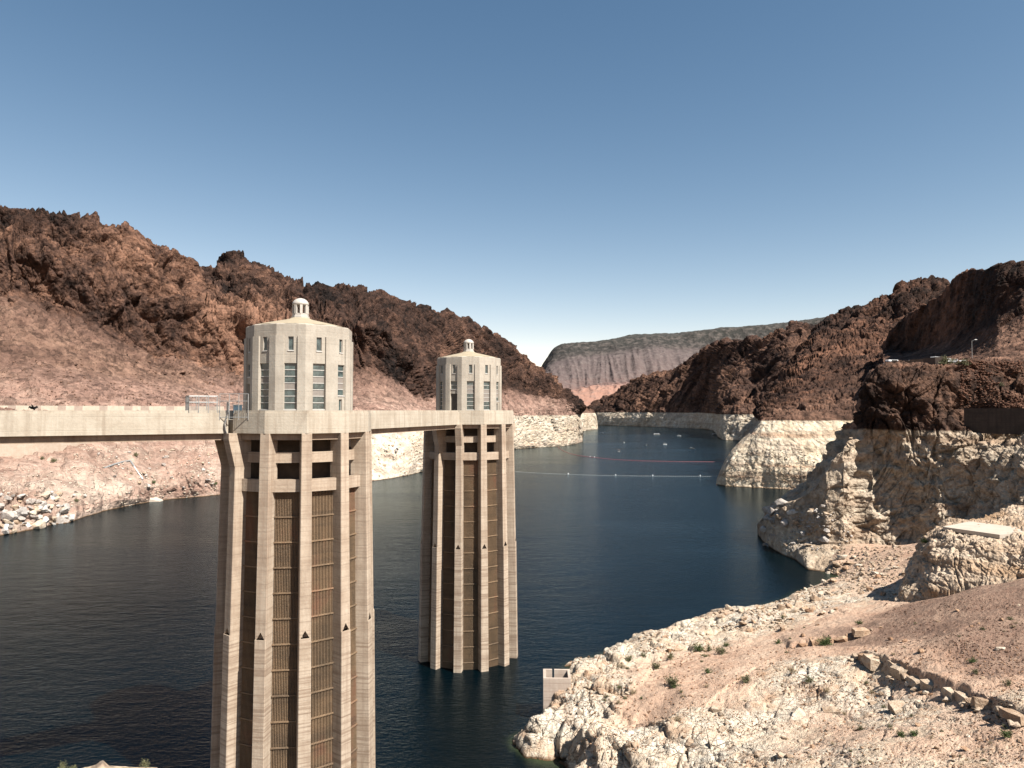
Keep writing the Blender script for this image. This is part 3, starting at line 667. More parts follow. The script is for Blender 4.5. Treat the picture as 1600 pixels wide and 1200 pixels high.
# ------------------------------------------------------------------ near right cliff and knob, with the road bench on top
A = []
def colF(px, *e): A.append((px, list(e)))
colF(1184, (835, 'w'), (831, 300), (829, 301), (827, 302), (826, 303), (825, 304), (824, 306), (823, 310))
colF(1196, (850, 'w'), (842, 284), (828, 286), (818, 288), (815, 292), (812, 296), (810, 300), (808, 306))
colF(1208, (858, 'w'), (842, 276), (812, 280), (794, 283), (790, 288), (788, 294), (787, 300), (786, 308))
colF(1225, (868, 'w'), (842, 268), (806, 270), (786, 272), (783, 286), (781, 293), (780, 300), (779, 306))
colF(1243, (875, 'w'), (843, 264), (806, 266), (782, 268), (776, 283), (771, 290), (768, 297), (766, 304))
colF(1262, (890, 240), (846, 260), (802, 262), (768, 264), (762, 281), (757, 289), (754, 296), (752, 304))
colF(1276, (895, 238), (848, 258), (796, 259), (752, 261), (746, 279), (742, 287), (739, 296), (738, 304))
colF(1290, (900, 235), (850, 255), (790, 256), (734, 258), (727, 277), (722, 286), (719, 295), (717, 306))
colF(1304, (900, 233), (852, 254), (784, 255), (714, 257), (708, 275), (704, 284), (701, 292), (699, 303))
colF(1318, (900, 230), (852, 252), (778, 253), (698, 255), (690, 272), (684, 279), (680, 286), (676, 300))
colF(1330, (900, 228), (853, 251.5), (770, 253), (688, 255), (676, 267), (668, 271), (662, 277), (656, 290))
colF(1345, (900, 226), (852, 254), (765, 256), (680, 258), (655, 260), (632, 263), (614, 267), (606, 284))
colF(1360, (900, 224), (852, 252), (765, 254), (678, 256), (650, 258), (615, 261), (585, 266), (580, 284))
colF(1380, (900, 222), (852, 250), (765, 252), (677, 254), (640, 256), (602, 259), (571, 263), (577, 300))
colF(1430, (900, 216), (852, 245), (765, 247), (677, 249), (640, 252), (602, 255), (571, 260), (577, 300))
colF(1480, (900, 208), (842, 239), (765, 241), (682, 244), (648, 249), (612, 253), (570, 259), (575, 300))
colF(1498, (900, 204), (832, 236), (758, 238), (685, 241), (655, 247), (618, 252), (567, 260), (571, 300))
colF(1530, (900, 195), (822, 229), (752, 232), (690, 236), (664, 243), (630, 250), (566, 262), (563, 300))
colF(1560, (900, 188), (806, 221), (745, 224), (693, 229), (668, 239), (636, 247), (564, 262), (562, 300))
colF(1600, (900, 180), (795, 211), (740, 215), (697, 220), (672, 233), (637, 243), (562, 262), (561, 300))
colF(1700, (900, 170), (785, 203), (735, 207), (695, 212), (672, 226), (637, 238), (560, 258), (560, 300))
colF(1850, (900, 150), (780, 196), (730, 200), (692, 204), (668, 216), (635, 228), (560, 250), (560, 300))
crF = [.8, .8, .9, 1., 1., .8, .9, .5, .1, .1]
def extraF(P, par, x, G):
    # honeycombed lumps that catch the sun on the shaded face
    n = perlin(P/7.5+3)+.5*perlin(P/3.2+9)
    return (np.clip(n, -.3, .8)*3.4+np.clip(perlin(P/np.array([16, 16, 40.])), -.5, .5)*5.-3.2)*np.clip((P[:, 2]+48)/6, 0, 1)*np.clip((10-P[:, 2])/8, 0, 1)
ncv, ncD, ncS = land('near_cliff', A, [4, 30, 80, 84, 44, 50, 50, 12, 4], crF, M['near'], 15., .62, du=1.15, sm=3, smr=3, talamp=.3, tilt=-.25, squash=.7, ringamp=.9, under=4., back=40., extra=extraF, mod=lambda P: .3+.7*np.clip((P[:, 0]-107)/17., 0, 1))
ncT = bvh(ncD, ncS)

A = []
def col5(px, *e): A.append((px, list(e)))
col5(1403, (944, 145), (941, 146), (938, 148), (937, 149), (936, 150))
col5(1418, (936, 143), (915, 146), (900, 148), (893, 150), (890, 152))
col5(1440, (930, 140), (895, 144), (868, 147), (862, 150), (860, 154))
col5(1455, (926, 138), (885, 142), (848, 145), (838, 152), (835, 158))
col5(1480, (922, 136), (875, 140), (836, 143), (824, 152), (820, 160))
col5(1510, (916, 134), (870, 138), (839, 141), (822, 155), (814, 166))
col5(1550, (920, 131), (875, 135), (845, 138), (820, 156), (807, 170))
col5(1575, (916, 130), (872, 134), (847, 137), (818, 158), (794, 176))
col5(1610, (912, 128), (872, 131), (845, 135), (815, 158), (791, 176))
col5(1800, (905, 124), (872, 128), (845, 132), (815, 152), (791, 170))
ot, otD, otS = land('rock_outcrop', A, [4, 50, 50, 26, 26, 6], [.9, .95, 1., .75, .25, .3, .5], M['near_pale'], 7., .40, du=1.0, sm=3, smr=2, talamp=.35, tilt=.2, squash=.8, ringamp=1., under=2., back=14.)
otT = bvh(otD, otS)

# ------------------------------------------------------------------ distant mesa
A = []
def mes(px, rim, cliff, talus, foot, Z=5200):
    A.append((px, [(648, Z*.62), (foot+8, Z*.70), (foot, Z*.78), (talus, Z*.86), (cliff, Z*.97), (rim, Z), (rim-1.5, Z*1.25)]))
mes(836, 606, 612, 622, 634); mes(850, 571, 580, 610, 632); mes(856, 561, 570, 606, 630); mes(866, 547, 562, 603, 625); mes(878, 541, 559, 604, 618); mes(900, 540, 557, 606, 612)
mes(930, 538, 559, 604, 606); mes(960, 533, 552, 600, 604); mes(990, 528, 544, 595, 606); mes(1020, 526, 542, 594, 612); mes(1060, 524, 545, 590, 612); mes(1100, 519, 549, 586, 606)
mes(1140, 515, 546, 575, 600); mes(1200, 512, 540, 570, 590); mes(1250, 505, 530, 565, 590); mes(1300, 497, 522, 565, 590); mes(1400, 480, 510, 560, 590)
def extraM(P, par, x, G):
    q = P[:, 0]/P[:, 1]*F+800
    pr = np.repeat(par[None], len(x), 0).ravel()
    w = np.clip(1-np.abs(pr-4.2)/1.2, 0, 1); q2 = q+(pr-4)*9
    q2 = q2+9*perlin(np.stack([q/34, pr*.5, q*0+3], 1)); s = np.stack([q2/12, pr*.55, q*0], 1)
    gul = (.75*ridged(s, 2, .5)+.5*perlin(np.stack([q2/38, pr*.4, q*0+9], 1)))*(.5+1.1*np.clip(perlin(np.stack([q/26, pr*.7, q*0+40], 1))+.4, 0, 1))
    gul = gul+1.6*np.clip(pr-4.9, 0, 1)*perlin(np.stack([q/7, pr*3, q*0], 1))
    w2 = np.clip(1-np.abs(pr-2.6)/1.1, 0, 1)
    return 24*w*gul+w2*16*ridged(np.stack([q/14, pr*1.6, q*0+5], 1), 4)
def mesa_mat():
    g = Gr('mesa_rock', .95); g.b.inputs['Specular IOR Level'].default_value = .1; P = g.pos(); r = g.attr('row')
    n = g.noise(P, .006, 8, .62); n2 = g.noise(P, .03, 5, .6); hz = g.noise(g.mapv(P, (.0012, .0012, .03)), 1., 5, .6)
    rr = g.math('ADD', r, g.math('MULTIPLY', g.math('SUBTRACT', n, .5), .8))
    rr = g.math('ADD', rr, g.math('MULTIPLY', g.math('SUBTRACT', hz, .5), .35))
    c = g.ramp(g.math('DIVIDE', rr, 7.), [(.34, (.42, .235, .175)), (.46, (.34, .19, .15)), (.52, (.20, .125, .108)), (.60, (.15, .112, .105)), (.69, (.13, .102, .098)), (.72, (.06, .053, .05)), (.78, (.043, .042, .039)), (.95, (.052, .052, .045))])
    c = g.mix(g.ramp(n2, [(.45, 0.), (.75, .6)]), c, (.24, .20, .18))
    return g.out(c, g.bump(g.math('ADD', n2, hz), 1., 14.))
M['mesa'] = mesa_mat()
G_, par_, x_ = loft(A, [3, 14, 20, 28, 40, 20, 16, 3], 1.3, 400, 300)
G_ = blur(G_, 3, 0); N_ = normals(G_).reshape(-1, 3); P_ = G_.reshape(-1, 3)
dd_ = extraM(P_, par_, x_, G_)+14*ridged(P_/180., 4)+30*fbm(P_/700., 3)*np.clip((P_[:, 2])/100, 0, 1)
mo = meshobj('distant_mesa', P_+N_*dd_[:, None], gridfaces(*G_.shape[:2]), M['mesa'], None, False, {'row': np.repeat(par_[None], len(x_), 0).ravel()}); tag(mo, kind='structure')

# ------------------------------------------------------------------ lake
qx = np.sinh(np.linspace(-4.2, 4.2, 420))*110; qy = 20+np.sinh(np.linspace(0, 4.6, 420))*60
qx = np.unique(np.r_[qx, np.arange(-20, 180, 1.2)]); qy = np.unique(np.r_[qy, np.arange(85, 300, 1.2)])
WX, WY = np.meshgrid(qx, qy, indexing='ij'); wp = np.c_[WX.ravel(), WY.ravel()]
near = (wp[:, 0] > -15) & (wp[:, 0] < 170) & (wp[:, 1] > 85) & (wp[:, 1] < 290); shl = np.zeros(len(wp))
shl[near] = np.clip((gz(wp[near])-(WATER-6.))/6., 0, 1)**1.6
lake = meshobj('lake_water', np.c_[wp, np.full(len(wp), WATER)], gridfaces(len(qx), len(qy)), M['water'], None, True, {'shallow': shl}); tag(lake, kind='structure')

# ------------------------------------------------------------------ intake towers
PSI0 = math.radians(22.0)
T15 = math.tan(math.radians(15)); C15 = math.cos(math.radians(15)); S15 = math.sin(math.radians(15))
def poly12(r, a=0.): return [(r*math.sin(a+math.radians(30*i)), -r*math.cos(a+math.radians(30*i))) for i in range(12)]
BASE = -62.0
def fin_r(z):   # outer radius of a fin
    if z > -27.0: return 9.45+(-2.8-z)*.0185
    return 9.45+24.2*.0185+.11+(-27.0-z)*.0135
def fin_mesh():
    m = MB(); ri = 7.4
    def hw(z): return .62+(-2.8-z)*.0035
    zs = [-2.8, -10, -18, -26.1, -27.0]
    def ring(z, r=None):
        r = fin_r(z) if r is None else r; w = hw(z); c = .07
        return [(-w, -ri, z), (w, -ri, z), (w, -r+c, z), (w-c, -r, z), (-w+c, -r, z), (-w, -r+c, z)]
    def stack(rs, skip=()):
        b = len(m.v); n = 6
        for r in rs: m.v += r
        for j in range(len(rs)-1):
            for i in range(n):
                if (j, i) in skip: continue
                m.f.append((b+j*n+i, b+(j+1)*n+i, b+(j+1)*n+(i+1) % n, b+j*n+(i+1) % n))
        m.f.append(tuple(b+i for i in range(n))); m.f.append(tuple(b+(len(rs)-1)*n+i for i in range(n))[::-1])
    up = [ring(z, 9.45+(-2.8-z)*.0185) for z in zs]
    stack(up, skip={(3, 3)})
    # front face with a triangular niche, apex up
    ra, rb = -(9.45+23.3*.0185), -(9.45+24.2*.0185); wa, wb = hw(-26.1)-.07, hw(-27.)-.07; dpt = .55
    A_ = (0, ra, -26.1); B_ = (-.52, rb, -27.); C_ = (.52, rb, -27.)
    A2, B2, C2 = (0, ra+dpt, -26.1), (-.52, rb+dpt, -27.), (.52, rb+dpt, -27.)
    m.add([(-wa, ra, -26.1), A_, (wa, ra, -26.1), (wb, rb, -27.), C_, B_, (-wb, rb, -27.)], [(0, 6, 5, 1), (1, 4, 3, 2)])
    m.add([A_, B_, C_, A2, B2, C2], [(3, 4, 5), (0, 1, 4, 3), (2, 0, 3, 5), (1, 2, 5, 4)])
    lo = [-27.0, -34, -42, -50, BASE]
    stack([ring(z, 9.45+24.2*.0185+.11+(-27.0-z)*.0135) for z in lo])
    return m
def rack_r(z): return 7.95+(-9.9-z)*.0165
def rack_parts(parent, rz):
    """backing screen + vertical bars in one part, horizontal ledges as sub-parts"""
    m = MB(); w = 1.61
    z0, z1 = BASE, -9.9
    def pl(x0, x1, off, t, za, zb):
        ra, rb = rack_r(za)+off, rack_r(zb)+off
        vs = [(x0, -ra, za), (x1, -ra, za), (x1, -rb, zb), (x0, -rb, zb), (x0, -ra+t, za), (x1, -ra+t, za), (x1, -rb+t, zb), (x0, -rb+t, zb)]
        return m.add(vs, [(0, 1, 2, 3), (1, 5, 6, 2), (4, 0, 3, 7), (5, 4, 7, 6), (3, 2, 6, 7), (1, 0, 4, 5)])
    pl(-w, w, -.16, .1, z0, z1)
    n = 17
    for i in range(n):
        x = -w+.1+i*(2*w-.2)/(n-1); pl(x-.035, x+.035, .0, .15, z0, z1-.05)
    return m
L_MESH = None
def wall_panel(holes, w, z0, z1, depth=.34):
    """a facet wall in its local frame: outer plane y=0, openings with reveals"""
    m = MB(); xs = sorted({-w/2, w/2}|{h[0] for h in holes}|{h[1] for h in holes}); zs = sorted({z0, z1}|{h[2] for h in holes}|{h[3] for h in holes})
    for a, b in zip(xs, xs[1:]):
        for c, d in zip(zs, zs[1:]):
            if any(h[0] <= a and b <= h[1] and h[2] <= c and d <= h[3] for h in holes): continue
            m.add([(a, 0, c), (b, 0, c), (b, 0, d), (a, 0, d)], [(0, 1, 2, 3)])
    for a, b, c, d in holes:
        m.add([(a, 0, c), (b, 0, c), (b, 0, d), (a, 0, d), (a, depth, c), (b, depth, c), (b, depth, d), (a, depth, d)], [(0, 4, 5, 1), (1, 5, 6, 2), (2, 6, 7, 3), (3, 7, 4, 0)])
    e = w/2-.12
    m.add([(-e, depth+.05, z0), (e, depth+.05, z0), (e, depth+.05, z1), (-e, depth+.05, z1)], [(3, 2, 1, 0)])
    return m
RH = 6.80; AP = RH*C15; FW = 2*RH*S15
HT = 10.7
def tower(loc, label, bridges, doors, shorts, patt):
    t = empty('intake_tower', (loc[0], loc[1], BASE)); U = (0, 0, -BASE)
    tag(t, label, 'intake tower', 'intake towers standing in the lake')
    P = lambda name, m, mat_, rz=0., par=None, loc_=U: (m if isinstance(m, MB) else m).build(name, mat_, par or t, loc_, rz)
    ang = lambda k: PSI0+math.radians(30*k)            # fin k
    fa = lambda k: PSI0+math.radians(15+30*k)          # facet k lies between fin k and k+1
    # inner drum
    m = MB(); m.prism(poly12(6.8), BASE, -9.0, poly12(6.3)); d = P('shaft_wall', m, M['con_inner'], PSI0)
    m = MB(); m.prism(poly12(6.2), -8.995, -3.6); P('hoist_shaft', m, M['shade_dark'], PSI0)
    # fins
    fm = fin_mesh(); f0 = P('fin', fm, M['con'], ang(0)); 
    for k in range(1, 12): inst(f0.data, 'fin', t, U, (0, 0, ang(k)))
    # brackets under the bridge ends
    bm_ = MB(); prof = [(-9.4, -2.8), (-10.4, -2.8), (-10.4, -3.5), (-9.52, -7.0)]
    bm_.add([(-.62, y, z) for y, z in prof]+[(.62, y, z) for y, z in prof], [(0, 1, 2, 3), (7, 6, 5, 4), (0, 4, 5, 1), (1, 5, 6, 2), (2, 6, 7, 3), (3, 7, 4, 0)])
    bk = None
    for b in bridges:
        for k in (b, b+1):
            if bk is None: bk = P('bracket', bm_, M['con'], ang(k))
            else: inst(bk.data, 'bracket', t, U, (0, 0, ang(k)))
    # racks, beams and guides for each bay
    rm = rack_parts(None, 0); rk = None
    lm = MB(); r_ = rack_r(-12); lmat = M['rack']
    lm.box(-1.6, 1.6, -.10, .05, -.08, .08)
    lmesh = None; bmesh1 = None
    for k in range(12):
        a = fa(k)
        if rk is None: o = rk = P('trash_rack', rm, M['rack'], a)
        else: o = inst(rk.data, 'trash_rack', t, U, (0, 0, a))
        z = -12.9
        while z > -52:
            if lmesh is None:
                q = lm.build('ledge', lmat, o, (0, -rack_r(z), z)); lmesh = q.data
            else: inst(lmesh, 'ledge', o, (0, -rack_r(z), z))
            z -= 3.02
        if bmesh1 is None:
            b1 = MB(); b1.box(-1.85, 1.85, -7.75, -7.3, -6.4, -5.1); bmesh1 = P('cross_beam', b1, M['con'], a).data
            b2 = MB(); b2.box(-1.88, 1.88, -8.5, -7.8, -9.85, -8.35); bmesh2 = P('cross_beam', b2, M['con'], a).data
            g_ = MB()
            for s in (-1, 1):
                x0, x1 = sorted((s*1.62, s*1.84)); g_.box(x0, x1, -8.25, -7.1, BASE, -3.6)
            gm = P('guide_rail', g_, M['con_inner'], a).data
        else:
            inst(bmesh1, 'cross_beam', t, U, (0, 0, a)); inst(bmesh2, 'cross_beam', t, U, (0, 0, a)); inst(gm, 'guide_rail', t, U, (0, 0, a))
    # deck: girder ring, slab, parapet panels
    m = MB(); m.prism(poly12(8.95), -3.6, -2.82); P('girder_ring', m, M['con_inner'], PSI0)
    m = MB(); m.prism(poly12(9.25), -2.81, -1.15); P('deck_floor', m, M['con_hi'], PSI0)
    pm = MB(); ro = 9.52; e = 2*ro*S15/2
    pl = [(-e, -ro*C15), (e, -ro*C15), (e*.965, -ro*C15+.34), (-e*.965, -ro*C15+.34)]
    pm.prism(pl, -2.8, -.34); ins = .1
    pl2 = [(-e*.989, -ro*C15+ins), (e*.989, -ro*C15+ins), (e*.965, -ro*C15+.34), (-e*.965, -ro*C15+.34)]
    pm.prism(pl2, -.34, -.02); pmesh = None
    lowp = MB(); lowp.prism(pl, -2.8, -1.15)
    for k in range(12):
        if k in bridges or k-12 in bridges: P('parapet_panel', lowp, M['con_hi'], fa(k)); continue
        if pmesh is None: pmesh = P('parapet_panel', pm, M['con_hi'], fa(k)).data
        else: inst(pmesh, 'parapet_panel', t, U, (0, 0, fa(k)))
    # gate house
    std = [(-.33, .33, 7.45, 9.15), (-.80, .80, .12, 5.85)]
    sht = [(-.33, .33, 7.45, 9.15), (-.80, .80, 1.9, 5.85), (-.32, .32, -.1, 1.4)]
    dor = [(-.33, .33, 7.45, 9.15), (-.80, .80, 4.25, 5.85), (-.95, .95, -1.15, 3.35)]
    for k in range(12):
        hs = dor if k in doors else sht if k in shorts else std
        a = fa(k); O = (AP*math.sin(a), -AP*math.cos(a), -BASE)
        wl = wall_panel(hs, FW, -1.15, HT).build('house_wall', M['con_house'], t, O, a)
        pp = patt[k % len(patt)]
        for hi, (x0, x1, z0, z1) in enumerate(hs):
            if x1-x0 > 1.7:      # door leaf
                dm = MB(); dm.box(x0+.02, x1-.02, .22, .3, z0, z1-.02); dm.box(-.02, .02, .2, .22, z0, z1-.04)
                d_ = dm.build('door', M['door'], t, O, a); hb = MB(); hb.box(.12, .18, .14, .2, .0, .25); hb.build('handle', M['steel'], d_)
                continue
            big = x1-x0 > 1.5
            fm_ = MB(); yy = .20
            n = max(1, round((z1-z0)/.82)) if big else 1
            fr = .05
            fm_.box(x0+.01, x0+fr, yy-.04, yy+.04, z0+.01, z1-.01); fm_.box(x1-fr, x1-.01, yy-.04, yy+.04, z0+.01, z1-.01)
            for i in range(n+1):
                zc = z0+(z1-z0)*i/n; fm_.box(x0+fr, x1-fr, yy-.05, yy+.04, max(z0+.01, zc-.045), min(z1-.01, zc+.045))
            w_ = fm_.build('window', M['frame'], t, O, a)
            for i in range(n):
                za, zb = z0+(z1-z0)*i/n+.045, z0+(z1-z0)*(i+1)/n-.045
                pb = MB(); pb.box(x0+fr, x1-fr, yy, yy+.02, za, zb)
                code = pp[(n-1-i) % len(pp)] if big else 'g'
                pb.build('pane', M['glass'] if code == 'g' else M['grey_panel'], w_)
            sm_ = MB(); sm_.box(x0-.06, x1+.06, -.07, yy-.05, z0-.13, z0-.003)
            if z0 > -1: sm_.build('sill', M['frame'], w_)
    # corner pilasters
    m = MB(); r1 = 7.0; c = (0, -r1); L = .97
    def off(s, ln, r): # point along facet on side s from corner
        a = math.radians(15*s); tx, ty = math.cos(a)*s, math.sin(a)*s
        return (tx*ln, -r+ty*ln)
    plan = [off(-1, L, r1), (0, -r1), off(1, L, r1), off(1, L, r1-.45), (0, -r1+.5), off(-1, L, r1-.45)]
    m.prism(plan, -1.15, 9.25); pi0 = P('pilaster', m, M['con_house'], ang(0))
    for k in range(1, 12): inst(pi0.data, 'pilaster', t, U, (0, 0, ang(k)))
    # coping, roof, lantern
    m = MB(); m.prism(poly12(6.76), HT, HT+.12, poly12(6.62)); P('coping', m, M['con_house'], PSI0)
    m = MB(); m.lathe([(6.5, HT+.12), (5.2, HT+.48), (3.6, HT+.86), (2.2, HT+1.18), (1.5, HT+1.36), (1.15, HT+1.55)], 36); P('roof', m, M['roof'], PSI0)
    zb = HT+1.52
    m = MB(); m.lathe([(1.18, zb), (1.18, zb+.25), (1.05, zb+.3), (1.05, zb+.62)], 8, True, PSI0)
    ln = P('lantern', m, M['lantern'])
    for k in range(8):
        a = PSI0+2*math.pi*k/8; p = MB(); p.box(-.17, .17, -1.05, -.82, zb+.62, zb+1.75); p.build('post', M['lantern'], ln, None, a)
    m = MB(); m.lathe([(1.05, zb+1.72), (1.07, zb+1.98), (.98, zb+2.2), (.8, zb+2.42), (.52, zb+2.6), (.22, zb+2.69), (.02, zb+2.71)], 16, True, PSI0)
    m.build('dome', M['lantern'], ln, None, 0, True)
    m = MB(); m.lathe([(.18, zb+.62), (.22, zb+1.0), (.12, zb+1.3), (.1, zb+1.7)], 8); m.build('finial', M['lantern'], ln)
    return t
T1 = (-28.2, 94.4); T2 = (-9.1, 149.0)
# facet k normal = 37+30k deg : k=0:37, 1:67, -1:7, -2:-23, -3:-53
PAT = ['ggpgpggp', 'gpggpg', 'gppgg', 'ggppg']
tower(T1, 'nearer pale concrete intake tower with large windowed gatehouse, left of centre', [-3, 4], {9, 4}, {1}, ['ggpgpgg', 'ggppgg', 'gggpggg', 'ggpgggg', 'ggggggg', 'gggpggg', 'ggpgpgg', 'ggggpgg', 'ggggggg', 'ggppggg', 'ggpgggg', 'gggpggg'])
tower(T2, 'farther pale concrete intake tower, its base meeting the water in full view', [-2, 3], {10, 3}, {1}, ['ggpppgg', 'ggppgg', 'gggpggg', 'ggpgggg', 'ggggggg', 'gggpggg', 'ggpgpgg', 'ggggpgg', 'ggggggg', 'ggggggg', 'ggpgggg', 'gppgggg'])

# ------------------------------------------------------------------ service bridges
def bridge(a, b, label, wid=5.0):
    a = Vector((a[0], a[1], 0)); b = Vector((b[0], b[1], 0)); L = (b-a).length; ang_ = math.atan2(b.y-a.y, b.x-a.x)
    o = empty('service_bridge', (a.x, a.y, -3.6), ang_); tag(o, label, 'bridge', 'footbridges carried on the towers'); U = (0, 0, 3.6); h = wid/2
    m = MB(); m.box(0, L, -h+.35, h-.35, -2.8, -1.15); m.build('deck_slab', M['con_hi'], o, U)
    for s in (-1, 1):
        y0, y1 = sorted((s*h, s*(h-.34))); m = MB(); m.box(0, L, y0, y1, -2.8, -.34)
        y0, y1 = sorted((s*(h-.1), s*(h-.34))); m.box(0, L, y0, y1, -.338, -.02)
        m.build('parapet', M['con_hi'], o, U)
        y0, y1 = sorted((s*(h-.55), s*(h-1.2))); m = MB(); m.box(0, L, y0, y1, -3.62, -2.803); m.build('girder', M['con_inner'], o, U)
    return o
def polar(T, r, deg): return (T[0]+r*math.sin(math.radians(deg)), T[1]-r*math.cos(math.radians(deg)))
p_ = polar(T1, 9.4, -53); bridge(p_, (p_[0]+60*math.sin(math.radians(-61)), p_[1]-60*math.cos(math.radians(-61))), 'long concrete bridge running from the nearer tower out of frame on the left')
bridge(polar(T1, 9.4, 157), polar(T2, 9.4, -23), 'short concrete bridge joining the nearer and farther intake towers')

# steel security fence where the left bridge meets the near tower
fo = empty('security_fence', (*polar(T1, 10.2, -53), -1.15)); tag(fo, 'galvanised steel mesh fence and gate where the left bridge meets the nearer tower', 'fence')
fa_ = math.radians(-53)
def fpt(dx, dy): # local: along bridge dx, across dy
    d = math.radians(-61); return (dx*math.sin(d)+dy*math.cos(d), -dx*math.cos(d)+dy*math.sin(d))
for (p0, p1, z1) in [((3.6, 2.3), (3.6, -2.3), 1.75), ((3.6, 2.3), (.4, 2.3), 1.75), ((.2, 2.4), (-2.8, 4.2), 2.0), ((3.6, -2.3), (0, -2.3), 1.75)]:
    A0, B0 = fpt(*p0), fpt(*p1); n = 3
    for i in range(n+1):
        x, y = A0[0]+(B0[0]-A0[0])*i/n, A0[1]+(B0[1]-A0[1])*i/n
        m = MB(); m.tube((x, y, 0), (x, y, z1+1.15), .05, 6); m.build('post', M['steel'], fo)
    for zz in (.3, z1*.55+1.15, z1+1.12):
        m = MB(); m.tube((*A0, zz), (*B0, zz), .04, 5); m.build('rail', M['steel'], fo)
    m = MB(); ln = math.dist(A0, B0); k = int(ln/.16)
    for i in range(k):
        t0 = i/k; x, y = A0[0]+(B0[0]-A0[0])*t0, A0[1]+(B0[1]-A0[1])*t0
        m.tube((x, y, .3), (x, y, z1+1.1), .012, 3)
    o = m.build('wire_panel', M['steel'], fo)
cc = empty('blue_crate', (*polar(T1, 8.3, -46), -.4)); tag(cc, 'small blue box behind the fence beside the nearer gatehouse', 'box')
m = MB(); m.box(-.45, .45, -.3, .3, 0, 1.0); m.build('box_body', plain('faded_blue_paint', (.05, .11, .16), .6), cc)
m = MB(); m.box(-.5, .5, -.35, .35, 1.003, 1.08); m.build('box_lid', plain('pale_blue_paint', (.16, .24, .28), .6), cc)
# curved fence end panel standing in for the fence shadow at the joint
m = MB(); q0 = polar(T1, 9.95, -38.5); d = math.radians(-53)
sc_ = empty('fence_shadow_panel', (q0[0], q0[1], -2.6)); tag(sc_, 'curved grey metal panel standing in for a fence shadow over the parapet where bridge and nearer tower join', 'shadow panel')
pr = [(-.02, 3.6), (.02, 2.4), (.22, 1.6), (.42, .9), (.30, .2), (.05, -.5)]
vs = []
for y, z in pr: vs += [(-.28, -y-.25, z), (.28, -y-.25, z), (.28, -y-.19, z), (-.28, -y-.19, z)]
fs = []
for j in range(len(pr)-1):
    for i in range(4): fs.append((j*4+i, j*4+(i+1) % 4, j*4+4+(i+1) % 4, j*4+4+i))
m.add(vs, fs); m.build('shadow_panel', M['steel'], sc_, None, math.radians(-45))

# black bird over the parapet
bx, by, bz = W(52, 637, 83)
bo = empty('bird', (bx, by, bz)); tag(bo, 'black bird with drooping spread wings in front of the left bridge parapet', 'bird')
bm_ = bmesh.new(); 
def bird():
    m = MB()
    body = [(.02, -.36), (.07, -.3), (.115, -.16), (.13, 0), (.12, .14), (.075, .27), (.085, .33), (.06, .40), (.015, .5)]
    vs = []; n = 10
    for r, y in body:
        for i in range(n):
            t = 2*math.pi*i/n; vs.append((r*math.cos(t), r*.85*math.sin(t)-(y*.35), y))
    m.add([(x, -z_*.9 if False else yy, zz) for x, yy, zz in vs], [(j*n+i, j*n+(i+1) % n, (j+1)*n+(i+1) % n, (j+1)*n+i) for j in range(len(body)-1) for i in range(n)]+[tuple(range(n))[::-1], tuple(range((len(body)-1)*n, len(body)*n))])
    return m
z_ = 0
mb = bird(); blk = plain('black_feathers', (.012, .011, .011), .6)
b_ = mb.build('body', blk, bo, None, 0, True); b_.rotation_euler = (math.radians(20), 0, 0)
for s in (-1, 1):
    m = MB(); sp_ = [(.08, .10, -.18), (.24, .13, -.16), (.36, .20, -.08), (.47, .19, -.0), (.55, .08, -.03), (.56, -.12, -.10)]
    vs = []
    for x, zt, zb_ in sp_: vs += [(s*x, -.02, zt), (s*x, .02, zt), (s*x, .02, zb_ if zb_ < zt-.05 else zt-.05), (s*x, -.02, zb_ if zb_ < zt-.05 else zt-.05)]
    fs = [(j*4+i, j*4+(i+1) % 4, j*4+4+(i+1) % 4, j*4+4+i) for j in range(5) for i in range(4)]+[(3, 2, 1, 0), (20, 21, 22, 23)]
    m.add(vs, fs); m.build('wing', blk, bo)
m = MB(); m.prism([(-.05, -.01), (.05, -.01), (.05, .02), (-.05, .02)], -.5, -.3, [(-.03, -.01), (.03, -.01), (.03, .02), (-.03, .02)]); m.build('tail', blk, bo)

# ------------------------------------------------------------------ loose rock
def hull(seed, n=14, sq=(1, .85, .7), cut=.0):
    r = random.Random(seed); bm = bmesh.new()
    for _ in range(n):
        v = Vector((r.gauss(0, 1), r.gauss(0, 1), r.gauss(0, 1))).normalized()*r.uniform(.8, 1.1)
        if cut: v = Vector([max(-cut, min(cut, c)) for c in v])
        bm.verts.new((v.x*sq[0], v.y*sq[1], v.z*sq[2]))
    res = bmesh.ops.convex_hull(bm, input=bm.verts)
    bmesh.ops.delete(bm, geom=list({g_ for g_ in res['geom_interior']+res['geom_unused'] if isinstance(g_, bmesh.types.BMVert)}), context='VERTS')
    bmesh.ops.triangulate(bm, faces=bm.faces)
    bm.normal_update(); bm.verts.ensure_lookup_table(); bm.verts.index_update()
    V = np.array([v.co[:] for v in bm.verts], np.float32); Fc = np.array([[v.index for v in f.verts] for f in bm.faces], np.int32); bm.free()
    return V, Fc
HULLS = [hull(i, 18, (1, R.uniform(.65, .95), R.uniform(.5, .85))) for i in range(14)]
HB = [hull(50+i, 26, (1, R.uniform(.7, 1.), R.uniform(.7, .95)), .72) for i in range(8)]
def hmesh(h, m, nm='boulder'):
    me = bpy.data.meshes.new(nm); me.from_pydata(h[0].tolist(), [], h[1].tolist()); me.materials.append(m); me.update(); return me
